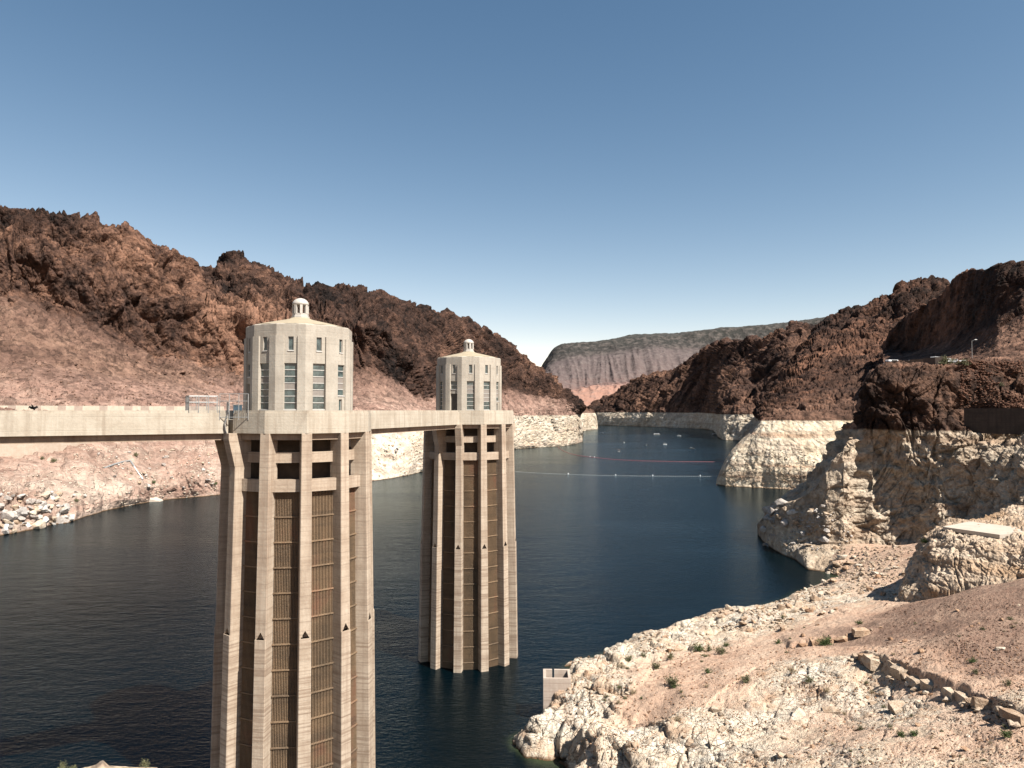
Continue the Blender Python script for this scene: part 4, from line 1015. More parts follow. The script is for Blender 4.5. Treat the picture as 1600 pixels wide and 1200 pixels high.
def slabblock(seed):
    r = random.Random(seed); V = []
    for z in (-1, 1):
        for x, y in ((-1, -1), (0, -1.1), (1, -1), (1, 1), (0, 1), (-1, 1)):
            V.append((x*(1-.1*(z > 0))+r.uniform(-.28, .28), y*(1-.2*(z > 0))+r.uniform(-.3, .3), z+r.uniform(-.38, .3)))
    T = [(0, 5, 4), (0, 4, 1), (1, 4, 3), (1, 3, 2), (6, 7, 10), (6, 10, 11), (7, 8, 9), (7, 9, 10)]
    for i in range(6):
        j = (i+1) % 6; T += [(i, j, j+6), (i, j+6, i+6)]
    return np.array(V, np.float32), np.array(T, np.int32)
HB = [slabblock(70+i) for i in range(8)]
ROCK = {k: [hmesh(h, M[k]) for h in HULLS] for k in ('stone', 'stone_orange', 'stone_brown', 'stone_grey')}
BLOCK = {k: [hmesh(h, M[k]) for h in HB] for k in ('stone', 'stone_orange')}
def spots(tree, region, n, seed):
    """random ground points seen inside a polygon-free list of boxes (px0,py0,px1,py1)"""
    r = random.Random(seed); out = []
    tot = sum((b[2]-b[0])*(b[3]-b[1]) for b in region)
    for b in region:
        for _ in range(int(n*(b[2]-b[0])*(b[3]-b[1])/tot+.5)):
            p, q = cast(tree, r.uniform(b[0], b[2]), r.uniform(b[1], b[3]))
            if p is not None and p.z > WATER-.2: out.append((p, q, r))
    return out
def boulders(parent, tree, region, n, px_, kinds, seed, name='boulder', sink=.3):
    for p, q, r in spots(tree, region, n, seed):
        s = r.uniform(*px_)*p.y/F/2*(1 if r.random() < .8 else 1.5); k = r.choice(kinds)
        inst(r.choice(ROCK[k]), name, parent, p+q*s*(.5-sink), (r.uniform(-.5, .5), r.uniform(-.5, .5), r.uniform(0, 6.3)), (s*r.uniform(.8, 1.2), s, s*r.uniform(.7, 1.1)))
def stones(name, parent, tree, region, n, px_, m, seed, aspect=.8):
    V = []; Fs = []; b = 0; rr = np.random.default_rng(seed)
    for p, q, r in spots(tree, region, n, seed):
        if perlin(np.array([[p.x/9+seed, p.y/9, 0.]]))[0] < r.uniform(-.5, .35): continue
        h = HULLS[r.randrange(len(HULLS))]; s = (r.uniform(px_[0]**.5, px_[1]**.5)**2)*p.y/F/2
        a = r.uniform(0, 6.3); c, d = math.cos(a), math.sin(a); e = r.uniform(-.6, .6); ce, se = math.cos(e), math.sin(e)
        Rm = np.array([[c, -d, 0], [d, c, 0], [0, 0, 1]])@np.array([[1, 0, 0], [0, ce, -se], [0, se, ce]])
        V.append((h[0]*np.array([s, s*.9, s*aspect]))@Rm.T+np.array(p[:])+np.array(q[:])*s*.2); Fs.append(h[1]+b); b += len(h[0])
    o = meshobj(name, np.concatenate(V), np.concatenate(Fs), m, parent); o['kind'] = 'stuff'; return o
near_shore = [(1190, 905, 1300, 960), (1100, 950, 1240, 985), (1235, 880, 1400, 930), (1000, 990, 1110, 1020), (1290, 855, 1430, 905)]
boulders(bank, nbT, near_shore, 150, (5, 15), ['stone', 'stone', 'stone_orange'], 3)
boulders(bank, nbT, [(900, 1060, 1000, 1190), (1000, 1100, 1250, 1195)], 28, (8, 20), ['stone'], 4, sink=.45)
boulders(bank, nbT, [(1250, 940, 1600, 1190)], 55, (5, 11), ['stone', 'stone_orange', 'stone_orange'], 5)
stones('loose_stones', bank, nbT, near_shore, 2600, (1.5, 7), M['stone'], 6)
stones('loose_stones', bank, nbT, [(880, 1010, 1600, 1199)], 5200, (1.2, 4.5), M['stone_orange'], 7)
stones('loose_stones', bank, nbT, [(1380, 930, 1600, 1040), (1480, 1000, 1600, 1199)], 2200, (1.2, 4.), M['stone_brown'], 8)
# stratified ledge of cracked pale blocks
led = [(1334, 1020), (1362, 1030), (1384, 1040), (1405, 1050), (1428, 1058), (1446, 1066), (1464, 1074), (1484, 1080), (1502, 1085), (1520, 1092), (1540, 1098), (1560, 1106), (1580, 1114), (1602, 1122)]
lpts = [Vector(q) for q in LEDGE]; seg = []
for a_, b_ in zip(lpts, lpts[1:]):
    n_ = max(1, round((b_-a_).length/2.1))
    for i in range(n_): seg.append((a_+(b_-a_)*(i+.5)/n_, math.atan2(b_.y-a_.y, b_.x-a_.x)))
for i, (q2, an) in enumerate(seg):
    hz_ = gz(np.array([[q2.x, q2.y]]))[0]; big_ = (1.2 if i < len(seg)*.4 else .8)*R.uniform(.7, 1.2)
    c_ = 'stone' if R.random() < .7 else 'stone_orange'
    if R.random() < .85:
        inst((BLOCK if i % 3 else ROCK)[c_][i % 8], 'ledge_block', bank, (q2.x-.1+R.uniform(-.35, .35), q2.y+R.uniform(-.2, .2), hz_+.22*big_), (R.uniform(-.2, .2), R.uniform(-.15, .25), an+R.uniform(-.35, .35)), (1.1*R.uniform(.7, 1.3), R.uniform(.7, 1.1), .55*big_))
    for j in range(R.choice([0, 1, 2, 2])):
        e_ = R.uniform(.22, .5); inst(ROCK[c_][(i*3+j*5) % 14], 'ledge_block', bank, (q2.x-R.uniform(.6, 1.7), q2.y-R.uniform(.2, 1.2), hz_-.1), (.2, R.uniform(-.3, .3), R.uniform(0, 6)), (e_*1.3, e_, e_*.8))
for i, (x, y, w) in enumerate([(1256, 1004, 22), (1284, 1000, 26), (1318, 994, 30), (1345, 985, 20), (1240, 1012, 14), (1300, 1110, 24), (1372, 1096, 30), (1405, 1104, 26), (1440, 1118, 18)]):
    p, q = cast(nbT, x, y)
    if p is not None: s = w*p.y/F/2; inst((BLOCK if i % 2 else ROCK)['stone_orange' if i < 5 else 'stone'][i % 8], 'ledge_block', bank, p-Vector((0, 0, s*.2)), (.1, -.1, R.uniform(-.6, .2)), (s*1.1, s*.9, s*.42))

# left bank: grey white outcrop boulders, scattered rubble
boulders(lb, lT, [(0, 768, 60, 835), (20, 790, 112, 822), (60, 770, 112, 800)], 90, (6, 19), ['stone_grey', 'stone_grey', 'stone'], 21, sink=.2)
boulders(lb, lT, [(112, 700, 335, 775), (590, 690, 655, 745)], 60, (4, 8), ['stone', 'stone_grey'], 22)
stones('loose_stones', lb, lT, [(112, 695, 340, 790), (0, 730, 120, 800), (580, 680, 660, 750)], 2200, (1., 4), M['stone'], 23)
stones('loose_stones', lb, lT, [(0, 560, 340, 640)], 900, (1.2, 4.5), M['stone_brown'], 24)
for x, y, w in [(320, 597, 12), (332, 601, 11), (285, 584, 11), (270, 584, 9), (257, 583, 10), (363, 600, 12), (232, 565, 8), (20, 470, 14), (118, 570, 8)]:
    p, q = cast(lT, x, y)
    if p is not None: s = w*p.y/F/2; inst(ROCK['stone_brown'][int(x) % 14], 'boulder', lb, p, (.2, .3, x), (s*1.3, s, s*.9))

# near cliff: rubble apron and foot blocks
stones('rubble', ncv, ncT, [(1500, 564, 1600, 637)], 2600, (1.6, 6.), M['stone_rust'], 31)
stones('rubble', ncv, ncT, [(1200, 800, 1330, 860)], 500, (1.5, 6.), M['stone_grey'], 32)
boulders(ncv, ncT, [(1195, 790, 1300, 860)], 40, (6, 15), ['stone', 'stone_grey'], 33)
stones('rubble', sb, bvh(sD, sS), [(1130, 700, 1300, 765)], 900, (1., 3.5), M['stone'], 34)
for x, y, w in [(1205, 795, 20), (1225, 787, 24), (1240, 800, 20), (1392, 856, 16), (1350, 860, 12), (1376, 862, 12), (1410, 858, 10)]:
    p, q = cast(ncT, x, y)
    if p is None: p, q = cast(nbT, x, y)
    if p is not None: s = w*p.y/F/2; inst(ROCK['stone_grey'][int(x) % 14], 'boulder', ncv, p, (.2, .3, x), (s*1.2, s, s))

# ------------------------------------------------------------------ shrubs
def shrub_mesh(seed, kind):
    r = random.Random(seed); m = MB()
    for _ in range(26):
        a = r.uniform(0, 6.3); e = r.uniform(.25, 1.35); L = r.uniform(.5, 1.)
        d = Vector((math.cos(a)*math.cos(e), math.sin(a)*math.cos(e), math.sin(e)*.9))
        m.tube((0, 0, 0), d*L*.8, .012, 3, .004)
        for k in range(22 if kind != 'dry' else 12):
            c = d*L*r.uniform(.35, 1.)+Vector((r.gauss(0, .07), r.gauss(0, .07), r.gauss(0, .06)))
            u = Vector((r.gauss(0, 1), r.gauss(0, 1), r.gauss(0, 1))).normalized()*r.uniform(.05, .1); v = Vector((r.gauss(0, 1), r.gauss(0, 1), r.gauss(0, 1))).normalized()*.035
            if c.z < 0: c.z = .03
            m.add([c-u, c+v, c+u, c-v], [(0, 1, 2, 3)])
    return m
def leafmat(name, a, b):
    g = Gr(name, .8); n = g.noise(g.obj(), 5., 3, .6); return g.out(g.ramp(n, [(.35, a), (.65, b)]))
SM = {'green': leafmat('green_leaves', (.045, .075, .02), (.12, .16, .05)), 'olive': leafmat('olive_leaves', (.10, .10, .045), (.22, .21, .11)), 'dry': leafmat('dry_twigs', (.22, .16, .09), (.42, .33, .2))}
SH = {k: [shrub_mesh(hash_+i, k) for i in range(3)] for hash_, k in ((100, 'green'), (200, 'olive'), (300, 'dry'))}
SHM = {}
for k, ms in SH.items():
    SHM[k] = []
    for mb_ in ms:
        me = bpy.data.meshes.new('shrub'); me.from_pydata(mb_.v, [], mb_.f); me.materials.append(SM[k]); me.update(); SHM[k].append(me)
def shrub(x, y, w, kind, label, tree=None, name='desert_shrub', h=1.):
    p = None
    for t_ in ([tree] if tree else [otT, nbT, ncT]):
        p, q = cast(t_, x, y)
        if p is not None: break
    if p is None: return
    s = w*p.y/F/2*1.4
    o = inst(SHM[kind][int(x*7+y) % 3], name, None, p-Vector((0, 0, .05)), (0, 0, x % 6.3), (s, s, s*1.15*h)); tag(o, label, 'shrub', 'desert shrubs growing on the banks')
for a in [
 (1291, 1008, 26, 'green', 'big dense green shrub beside the pale slab above the stratified ledge'),
 (1407, 1150, 17, 'green', 'left shrub of the green pair at the bottom right'),
 (1429, 1149, 17, 'green', 'right, brighter shrub of the green pair at the bottom right'),
 (1574, 1151, 21, 'green', 'round green shrub near the right edge below the ledge'),
 (1520, 1035, 15, 'green', 'small green shrub alone on the dark brown slope'),
 (1106, 1052, 15, 'green', 'bright green tuft on red gravel right of centre'),
 (1050, 1071, 26, 'olive', 'large sprawling olive shrub in the hollow behind the white rocks'),
 (1052, 1074, 12, 'green', 'small vivid green clump in front of the large olive shrub'),
 (1025, 1045, 18, 'olive', 'olive shrub midway between shore and large olive shrub'),
 (1048, 1029, 17, 'olive', 'spindly olive shrub near the shore rocks'),
 (983, 1033, 15, 'olive', 'leftmost olive shrub along the shore edge'),
 (1005, 1026, 12, 'olive', 'small olive bush on the shoreline rim'),
 (1091, 1018, 22, 'green', 'wide green shrub close to the shore of the near bank'),
 (1108, 1017, 14, 'olive', 'olive shrub touching the wide green shore shrub'),
 (1126, 1022, 20, 'olive', 'tall loose olive shrub right of the wide green one'),
 (1135, 1010, 12, 'green', 'little green shrub behind the tall loose olive one'),
 (1166, 1066, 20, 'olive', 'yellowish shrub on the broken rocks right of red gravel'),
 (971, 1044, 14, 'dry', 'pale dry bush on white rock near the left tip of the bank'),
 (990, 1084, 15, 'dry', 'dry tan bush on the smooth pale slab'),
 (968, 1099, 11, 'dry', 'brownish dry tuft at the edge of the pale slab'),
 (1002, 1092, 7, 'green', 'tiny green tuft right of the dry bushes on the pale slab'),
 (1058, 1127, 17, 'dry', 'dry rounded bush wedged between the big white boulders'),
 (1216, 1005, 12, 'green', 'small dark green tuft on gravel left of the slab'),
 (1239, 1050, 15, 'dry', 'dry grey bush on cream rock below the slab'),
 (1264, 1065, 16, 'olive', 'low olive cushion on cream rock left of the ledge'),
 (1293, 1081, 14, 'dry', 'tan tuft on cream rock below the low olive cushion'),
 (1363, 1083, 12, 'dry', 'dry tuft in the gravel hollow under the ledge'),
 (1343, 975, 12, 'green', 'small green shrub at the foot of the dark slope'),
 (1438, 984, 13, 'olive', 'olive tuft high on the dark brown slope'),
 (1441, 968, 15, 'dry', 'pale grey dry bush high on the dark brown slope'),
 (1525, 1052, 12, 'olive', 'faint olive tuft under the lone green shrub on the dark slope'),
 (1575, 1070, 15, 'olive', 'olive bush among the ledge rocks near the right edge'),
 (1243, 1112, 10, 'dry', 'small dry tuft on orange rock at lower centre right'),
 (1345, 1140, 12, 'olive', 'low olive tuft between bottom right rocks'),
 (1320, 1116, 10, 'dry', 'dry sprig on pale slab left of lower rocks'),
 (1446, 848, 16, 'green', 'green shrub in the shade at the cliff foot')]: shrub(*a)
shrub(1478, 569, 26, 'olive', 'left olive bush on the knob beside the car park wall', ncT, h=.8)
shrub(1506, 571, 22, 'olive', 'right olive bush on the knob near the lamp post', ncT, h=.8)
shrub(1563, 604, 14, 'olive', 'lone bush on the rust coloured rubble slope', ncT, h=.8)
for a in [(66, 718, 9, 'olive', 'leftmost bush at the foot of the cream retaining wall'), (84, 722, 11, 'olive', 'larger bush at the foot of the cream retaining wall'), (240, 755, 9, 'green', 'dark green bush on the left bank below the pipe'),
          (212, 713, 11, 'olive', 'tan green bush at the right end of the retaining wall'), (119, 784, 9, 'olive', 'bush above the shoreline right of the white boulders'), (205, 741, 7, 'dry', 'small dry bush beside the pipe on the left bank'),
          (337, 757, 8, 'green', 'dark bush on the left bank just beside the nearer tower')]: shrub(*a[:5], lT)

def scrub(name, tree, region, n, seed, kinds=('dry', 'olive')):
    V = []; Fc = []; mi = []
    for p, q, r in spots(tree, region, n, seed):
        if perlin(np.array([[p.x/7+seed, p.y/7, 0.]]))[0] < -.05: continue
        k = r.randrange(len(kinds)); me = SHM[kinds[k]][r.randrange(3)]; sz = r.uniform(3.5, 7.5)*p.y/F; b = len(V); a = r.uniform(0, 6.3); c, d = math.cos(a), math.sin(a)
        V += [(p.x+(v.co.x*c-v.co.y*d)*sz, p.y+(v.co.x*d+v.co.y*c)*sz, p.z+v.co.z*sz*.8) for v in me.vertices]
        Fc += [tuple(b+i for i in f.vertices) for f in me.polygons]; mi += [k]*len(me.polygons)
    o = meshobj(name, V, Fc, SM[kinds[0]]); o.data.materials.append(SM[kinds[1]]); o.data.polygons.foreach_set('material_index', mi); o['kind'] = 'stuff'; return o
scrub('dry_scrub', nbT, [(920, 1015, 1250, 1110), (1200, 960, 1600, 1195)], 95, 77)

# ------------------------------------------------------------------ concrete box, slab
ux = Vector((1, .10, 0)).normalized(); uy = Vector((-.10, 1, 0)).normalized()
bo_ = empty('concrete_box', (*W(849, 1062, 116.5)[:2], -54)); tag(bo_, 'open topped concrete box standing in the water at the near rocks', 'concrete box')
bo_.rotation_euler = (0, 0, math.radians(-2)); wb, db, tw, th = 4.45, 4.3, .42, 54+W(849, 1060, 116.5)[2]
m = MB(); m.box(0, wb, 0, tw, 0, th); m.build('front_wall', M['con_box'], bo_)
m = MB(); m.box(0, tw, tw, db-tw, 0, th); m.build('side_wall', M['con_box'], bo_)
m = MB(); m.box(wb-tw, wb, tw, db-tw, 0, th); m.build('side_wall', M['con_box'], bo_)
m = MB(); m.box(0, 1.5, db-tw, db, 0, th); m.box(1.5, 1.85, db-tw, db, 0, th-2.4); m.box(1.85, wb, db-tw, db, 0, th); m.build('rear_wall', M['con_box'], bo_)
m = MB(); m.box(tw, wb-tw, tw, db-tw, 0, th-3.2); m.build('floor', M['con_inner'], bo_)
zs = -22.85
def on(px, py): r = ray(px, py); t = zs/r[2]; return (r[0]*t, r[1]*t)
pl_ = [on(1473, 823), on(1562, 835.5), on(1640, 830), on(1515, 814.5)]
so_ = empty('concrete_slab', (*on(1520, 825), zs-.7)); tag(so_, 'bleached flat concrete slab lying on top of the rock outcrop at right', 'concrete slab')
cx, cy = on(1520, 825); m = MB(); m.prism([(x-cx, y-cy) for x, y in pl_], 0, .7); m.build('slab', M['slab'], so_)

# ------------------------------------------------------------------ walls on the banks
def wall_run(name, label, pts, ztop, zbot, th_, mat_, part='wall_panel', cat='wall', tops=None):
    x0, y0 = pts[0]; o = empty(name, (x0, y0, zbot)); tag(o, label, cat)
    for i, (a, b) in enumerate(zip(pts, pts[1:])):
        a = Vector(a); b = Vector(b); d = (b-a); L = d.length; n = Vector((-d.y, d.x)).normalized()*th_
        if n.dot(a) < 0: n = -n
        q = [a, b, b+n, a+n]; q = [(v.x-x0, v.y-y0) for v in q]
        area = sum(q[k][0]*q[(k+1) % 4][1]-q[(k+1) % 4][0]*q[k][1] for k in range(4))
        if area < 0: q = q[::-1]
        zt = tops[i] if tops else ztop
        m = MB(); m.prism(q, 0, zt-zbot); m.build(part, mat_[i % len(mat_)] if isinstance(mat_, list) else mat_, o)
    return o
c1 = concrete('cream_wall_concrete', (.52, .40, .31), (.62, .51, .41), (.42, .3, .22), .6, .25); c2 = concrete('pale_block_concrete', (.55, .46, .36), (.66, .58, .47), (.45, .35, .26), .2, .2); c3 = concrete('tan_block_concrete', (.40, .31, .25), (.50, .40, .33), (.35, .26, .2), .2, .2)
wp_ = [W(x, 700, Z)[:2] for x, Z in [(-90, 338), (-40, 346), (10, 356), (60, 368), (110, 386), (150, 402), (185, 424), (222, 452)]]
wall_run('retaining_wall', 'smooth cream concrete wall on the left bank seen beneath the bridge', wp_, -6.5, -31, 1.2, c1)
xr = list(range(-40, 352, 13)); Zr = np.interp(xr, [-60, 0, 80, 160, 240, 300, 360], [402, 410, 428, 447, 474, 496, 525])
wp_ = [W(x, 640, z)[:2] for x, z in zip(xr, Zr)]
wall_run('road_parapet', 'low row of pale parapet blocks behind the left bridge', wp_, 0, -3.5, 1., [c2, c2, c3, c2, c3, c2, c2, c3], 'parapet_block', tops=[2.8 if k % 3 else 2.74 for k in range(len(wp_))])
# pipe on the left bank
pp = []
for x, y in [(163, 732), (178, 726), (192, 722), (203, 720), (209, 729), (215, 738), (223, 749)]:
    p, q = cast(lT, x, y)
    if p is not None: pp.append(p+q*.3)
po = empty('pipe', tuple(pp[0])); tag(po, 'thin grey pipe bent down the pink slope of the left bank', 'pipe')
m = MB()
for a, b in zip(pp, pp[1:]): m.tube(a-pp[0], b-pp[0], .45, 6)
m.build('pipe_run', M['steel'], po)
# tilted white slab at the left shore
p = Vector(Ww(238, 784)); o = meshobj('shore_slab', *[x for x in (HB[2][0].tolist(), HB[2][1].tolist())], M['slab']); o.location = p+Vector((0, 1.5, .9)); o.scale = (4.2, 2.4, .8); o.rotation_euler = (.25, .32, .3)
tag(o, 'bright white slab leaning at the waterline of the left bank', 'boulder')
o = meshobj('shore_boulder', HULLS[3][0].tolist(), HULLS[3][1].tolist(), M['stone_grey']); o.location = p+Vector((-1.8, -.3, .3)); o.scale = (1.6, 1.1, .9)
tag(o, 'rounded pale rock in the water under the leaning white slab', 'boulder')

# dark retaining wall on the near cliff
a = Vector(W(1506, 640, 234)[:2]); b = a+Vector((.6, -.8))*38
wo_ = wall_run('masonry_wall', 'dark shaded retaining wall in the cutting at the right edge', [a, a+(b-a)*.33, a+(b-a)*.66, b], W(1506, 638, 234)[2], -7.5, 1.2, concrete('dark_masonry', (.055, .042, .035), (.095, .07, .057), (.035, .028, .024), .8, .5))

# ------------------------------------------------------------------ car park on the knob
LZ = 17.3
lot = [W(1372, 600, 266)[:2], W(1490, 600, 252)[:2], W(1560, 600, 262)[:2], W(1560, 600, 300)[:2], W(1385, 600, 300)[:2]]
m = MB(); m.prism(lot, LZ-2.2, LZ); asp = plain('parking_asphalt', (.09, .085, .08), .9, 0, .2, 1.); o = m.build('parking_lot', asp); tag(o, kind='structure')
rw = concrete('dark_stone_wall', (.085, .065, .055), (.14, .105, .088), (.05, .04, .035), .5, .4); rw2 = concrete('olive_stone_wall', (.15, .11, .08), (.21, .16, .12), (.09, .07, .05), .5, .4)
wall_run('car_park_wall', 'dark stone wall along the edge of the car park on the knob', [W(1383, 600, 262)[:2], W(1422, 600, 256)[:2], W(1443, 600, 252)[:2], W(1462, 600, 249)[:2], W(1480, 600, 248)[:2]], 0, 14.2, .6, [rw2, rw2, rw, rw], tops=[18.0, 18.2, 18.55, 18.7])
def car(loc, rz, col, label, van=False, name=None):
    o = empty(name or ('parked_van' if van else 'parked_car'), loc, rz); tag(o, label, 'van' if van else 'car', 'vehicles in the car park on the knob')
    L, Wd, H = (5.6, 2.0, 2.3) if van else (4.5, 1.8, 1.45)
    bodyp = [(-L/2, .35), (L/2, .35), (L/2, .85 if not van else 1.1), (L/2-.9, .95 if not van else 1.3), (L/2-(1.6 if not van else 1.2), H), (-L/2+(.9 if not van else .1), H), (-L/2, .95 if not van else H-.15)]
    m = MB(); n = len(bodyp)
    vs = [(x, s*(Wd/2 if z < 1.0 else Wd/2-.14), z) for s in (-1, 1) for x, z in bodyp]
    m.add(vs, [tuple(range(n)), tuple(range(n, 2*n))[::-1]]+[((i+1) % n, i, i+n, (i+1) % n+n) for i in range(n)])
    m.build('body', col, o)
    g_ = MB()
    for s in (-1, 1):
        y0, y1 = sorted((s*(Wd/2-.12), s*(Wd/2+.01))); g_.box(-L*.25, L*.2, y0, y1, H-.5, H-.14)
    g_.build('window', M['dark'], o)
    for x in (-L*.31, L*.31):
        for s in (-1, 1):
            w_ = MB(); w_.tube((x, s*(Wd/2-.2), .33), (x, s*(Wd/2+.02), .33), .33, 14); w_.build('wheel', M['dark'], o)
wh = plain('white_paint', (.92, .92, .92), .3, 0, .03); si = plain('silver_paint', (.5, .5, .52), .35, .3, .05)
for i, (x, z, van, c, lab) in enumerate([(1390, 272, False, wh, 'white car at the far left end of the car park'), (1396, 276, True, wh, 'white van near the left end of the car park'), (1415, 270, False, si, 'silver car left of the small white pair in the car park'),
    (1428, 266, False, wh, 'left white car of the small pair above the dark wall'), (1439, 265, False, wh, 'right white car of the small pair above the dark wall'),
    (1466, 261, True, wh, 'leftmost white van in the bright cluster above the dark wall'), (1478, 268, True, wh, 'middle white van in the bright cluster'), (1489, 272, True, si, 'silver van at the right of the bright cluster'), (1507, 267, False, wh, 'white car alone beside the lamp post')]):
    X, Y, _ = W(x, 600, z); car((X, Y, LZ+(0 if van else .0)), math.radians(R.choice([12, 100, 25, 15])), c, lab, van)
lp = empty('lamp_post', (*W(1520, 600, 263)[:2], LZ-.3)); tag(lp, 'tall thin lamp post beside the car park on the right knob', 'lamp post')
m = MB(); m.tube((0, 0, 0), (0, 0, 8.6), .10, 8, .07); m.build('pole', M['steel'], lp)
m = MB(); m.tube((0, 0, 8.6), (1.0, -.2, 9.1), .06, 6); m.build('arm', M['steel'], lp)
m = MB(); m.box(.85, 1.75, -.4, .0, 9.05, 9.3); m.build('lamp_head', plain('lamp_housing', (.75, .75, .74), .4), lp)

# ------------------------------------------------------------------ buoy lines and boats
def sample(pts, step):
    P = [Vector(Ww(*q)) for q in pts]; out = []; acc = 0
    for a, b in zip(P, P[1:]):
        L = (b-a).length; d = (b-a)/L
        while acc < L: out.append((a+d*acc, math.atan2(d.y, d.x))); acc += step
        acc -= L
    return out, P
def buoyline(name, label, pts, step, L, r, col, rope, big=None):
    S_, P = sample(pts, step); o = empty(name, tuple(P[0])); tag(o, label, 'buoy line')
    m = MB()
    for a, b in zip(P, P[1:]): m.tube(a-P[0], b-P[0], .06, 4)
    m.build('rope', rope, o)
    f = MB(); f.lathe([(.02, -L/2), (r*.8, -L/2+.06), (r, -L/2+.2), (r, L/2-.2), (r*.8, L/2-.06), (.02, L/2)], 8)
    me = None; n = 0
    for i, (p, a) in enumerate(S_):
        if n >= 290: break
        n += 1
        if me is None: me = f.build('float', col, o, p-P[0], 0).data; o.children[-1].rotation_euler = (0, math.pi/2, a)
        else: inst(me, 'float', o, p-P[0], (0, math.pi/2, a))
    if big:
        g_ = MB(); g_.lathe([(.05, 0), (.35, .1), (.35, .45), (.16, .8), (.08, 1.1), (.02, 1.15)], 10); me = None
        for x, y in big:
            p = Vector(Ww(x, y))-P[0]
            if me is None: me = g_.build('marker_buoy', wh, o, p).data
            else: inst(me, 'marker_buoy', o, p)
redc = plain('red_float', (.38, .10, .10), .5, 0, .15); whc = plain('weathered_white_float', (.66, .66, .62), .5, 0, .1); rope = plain('rope', (.35, .2, .17), .8)
buoyline('float_barrier', 'curved line of red floats closing the channel between the cliffs', [(872, 699), (880, 704.5), (890, 708.5), (905, 712), (930, 715), (960, 718), (1000, 720), (1060, 721.3), (1140, 721.6)], 1.55, 1.15, .25, redc, rope, [(929, 714.5), (922, 713.8)])
buoyline('buoy_line', 'nearer line of small white floats across the water', [(806, 737), (830, 738.6), (860, 740), (900, 741.6), (940, 742.8), (980, 743.5), (1040, 744), (1121, 744.3)], 1.35, .62, .15, whc, plain('grey_rope', (.4, .4, .37), .8), [(888, 741), (962, 742.8), (1020, 743.6), (1094, 744)])
def boat(px, py, L, rz, label, kind='motor', cat='boat'):
    X, Y, Z = Ww(px, py); o = empty('motor_boat' if kind == 'motor' else 'pontoon_boat' if kind == 'pontoon' else 'houseboat', (X, Y, WATER-.15), math.radians(rz)); tag(o, label, cat, 'boats on the lake beyond the floats')
    b = L*.32 if kind == 'motor' else L*.36 if kind == 'pontoon' else L*.3
    if kind == 'house': b = 4.2
    h = .9
    if kind == 'motor':
        pts = [(-L/2, b/2), (L*.12, b/2), (L*.34, b*.36), (L/2, 0), (L*.34, -b*.36), (L*.12, -b/2), (-L/2, -b/2)][::-1]
        m = MB(); m.prism([(x*.92, y*.7) for x, y in pts], 0, h, pts); m.build('hull', hull_dark if 'dark' in label else wh, o)
        m = MB(); m.prism([(x*.9, y*.84) for x, y in pts], h+.002, h+.06); m.build('deck', deckm, o)
        m = MB(); m.prism([(-L*.1, -b*.36), (L*.14, -b*.36), (L*.14, b*.36), (-L*.1, b*.36)], h+.06, h+.7, [(-L*.1, -b*.3), (L*.04, -b*.3), (L*.04, b*.3), (-L*.1, b*.3)]); m.build('windshield', M['glass'], o)
        m = MB(); m.box(-L*.28, L*.06, -b*.42, b*.42, h+1.2, h+1.28)
        m.build('canopy', wh, o)
        m = MB()
        for x in (-L*.25, L*.04):
            for s in (-1, 1): m.tube((x, s*b*.38, h), (x, s*b*.38, h+1.2), .04, 4)
        m.build('canopy_frame', M['steel'], o)
        m = MB(); m.box(-L/2-.5, -L/2-.05, -.25, .25, .3, 1.2); m.build('outboard_motor', M['dark'], o)
    else:
        m = MB()
        for s in (-1, 1): m.tube((-L/2, s*b*.36, .25), (L/2, s*b*.36, .25), .42, 8)
        m.build('pontoons', M['steel'], o)
        m = MB(); m.box(-L/2, L/2, -b/2, b/2, .6, .75); m.build('deck', deckm, o)
        top = 2.5 if kind == 'pontoon' else 3.0
        if kind == 'house':
            m = MB(); m.box(-L*.36, L*.34, -b*.42, b*.42, .753, top); m.build('cabin', wh, o)
            m = MB(); m.box(-L*.3, L*.28, -b*.42-.02, b*.42+.02, 1.5, 2.2); m.build('window_band', M['glass'], o)
        m = MB(); m.box(-L*.42, L*.30, -b*.5, b*.5, top+.003, top+.12); m.build('canopy', wh if kind == 'house' else tanm, o)
        m = MB()
        for x in (-L*.4, L*.28):
            for s in (-1, 1): m.tube((x, s*b*.44, .75), (x, s*b*.44, top), .05, 4)
        m.build('canopy_frame', M['steel'], o)
        m = MB(); m.box(-L*.48, L*.48, -b*.5, -b*.47, .755, 1.4); m.box(-L*.48, L*.48, b*.47, b*.5, .755, 1.4); m.build('railing', darkm, o)
hull_dark = plain('dark_hull', (.03, .035, .05), .3); deckm = plain('boat_deck', (.5, .48, .44), .7); tanm = plain('tan_canvas', (.33, .22, .17), .8); darkm = plain('brown_boat_rail', (.06, .045, .04), .7)
boat(942, 677.5, 6.5, 30, 'dark hulled motor boat farthest left near the far cliffs')
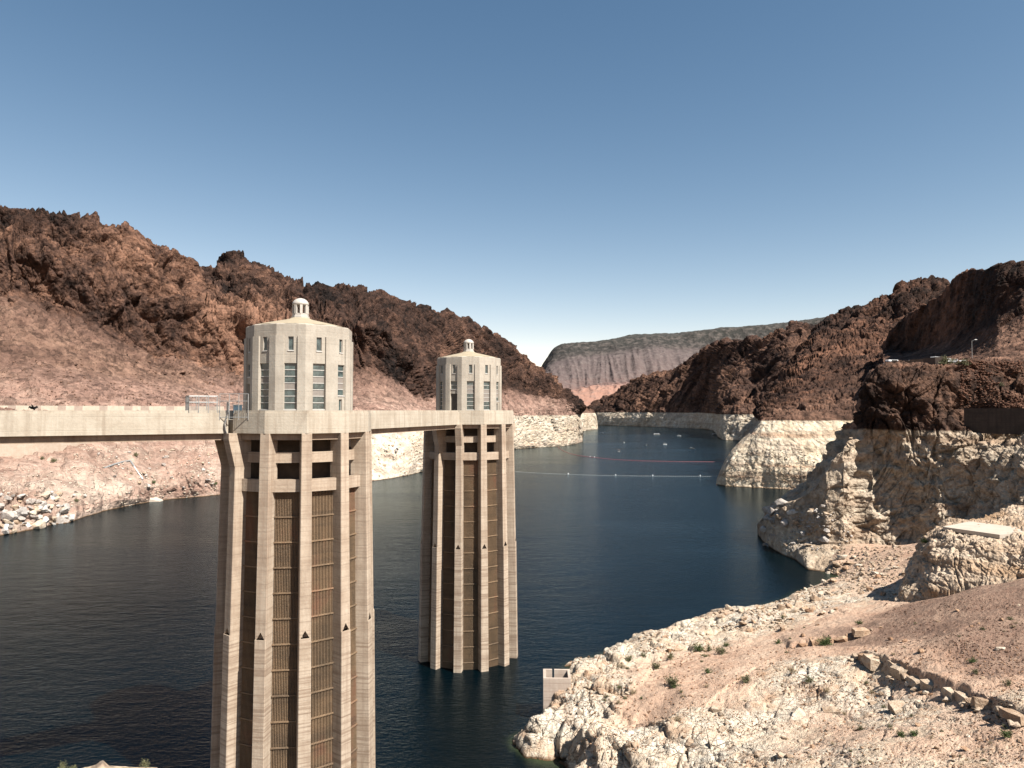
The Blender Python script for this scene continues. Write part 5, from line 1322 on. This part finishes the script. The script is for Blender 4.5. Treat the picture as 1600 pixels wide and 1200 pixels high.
boat(975, 692, 5.5, 60, 'small white motor boat left of centre in the channel')
boat(967, 706, 6.5, 75, 'tan canopied pontoon boat nearest the red float line', 'pontoon')
boat(1010, 696, 4.2, 100, 'tiny white motor boat in the middle of the channel')
boat(1039, 694.5, 6.5, 15, 'white motor boat right of the tiny one mid channel')
boat(1081, 701.5, 7.5, -8, 'dark hulled white topped motor boat farthest right')
boat(1026, 679.5, 15, 3, 'long white houseboat near the far shore', 'house')
boat(1061, 681.3, 9, 8, 'white motor boat right of the houseboat near the far shore')
boat(1116, 679.8, 9, 2, 'white houseboat moored by the shadowed cliff notch', 'house')

# small rocky lip below the camera at the left
A = []
col5(40, (1400, 18), (1240, 20.5), (1228, 21.5), (1230, 24)); col5(75, (1400, 18), (1215, 20.5), (1206, 21.5), (1210, 24)); col5(125, (1400, 18), (1212, 20.5), (1202, 21.5), (1206, 24)); col5(150, (1400, 18), (1206, 20.5), (1196, 21.5), (1200, 24))
col5(160, (1400, 18), (1200, 20.5), (1188, 21.5), (1192, 24)); col5(169, (1400, 18), (1208, 20.5), (1197, 21.5), (1201, 24)); col5(205, (1400, 18), (1208, 20.5), (1199, 21.5), (1203, 24)); col5(245, (1400, 18), (1210, 20.5), (1200, 21.5), (1206, 24)); col5(275, (1400, 18), (1240, 20.5), (1228, 21.5), (1230, 24))
ll, llD, llS = land('near_lip_rock', A, [3, 30, 20, 16, 4], [1, 1, 1, 1, 1, 1], M['near_pale'], .5, .3, du=1.5, sm=1, smr=1, under=1., back=3.)
llT = bvh(llD, llS)
for x, y, w, k, lab in [(97, 1204, 26, 'olive', 'left spindly bush poking up at the bottom left edge'), (114, 1205, 18, 'olive', 'shorter bush beside the left spindly one at the bottom edge'), (226, 1203, 30, 'olive', 'bush right of the pale rock tip at the bottom left edge')]:
    X, Y, Z = W(x, y, 20.6); s = w*Y/F/2
    o = inst(SHM[k][int(x) % 3], 'desert_shrub', None, (X, Y, Z), (0, 0, x), (s, s, s*1.35)); tag(o, lab, 'shrub', 'desert shrubs growing on the banks')
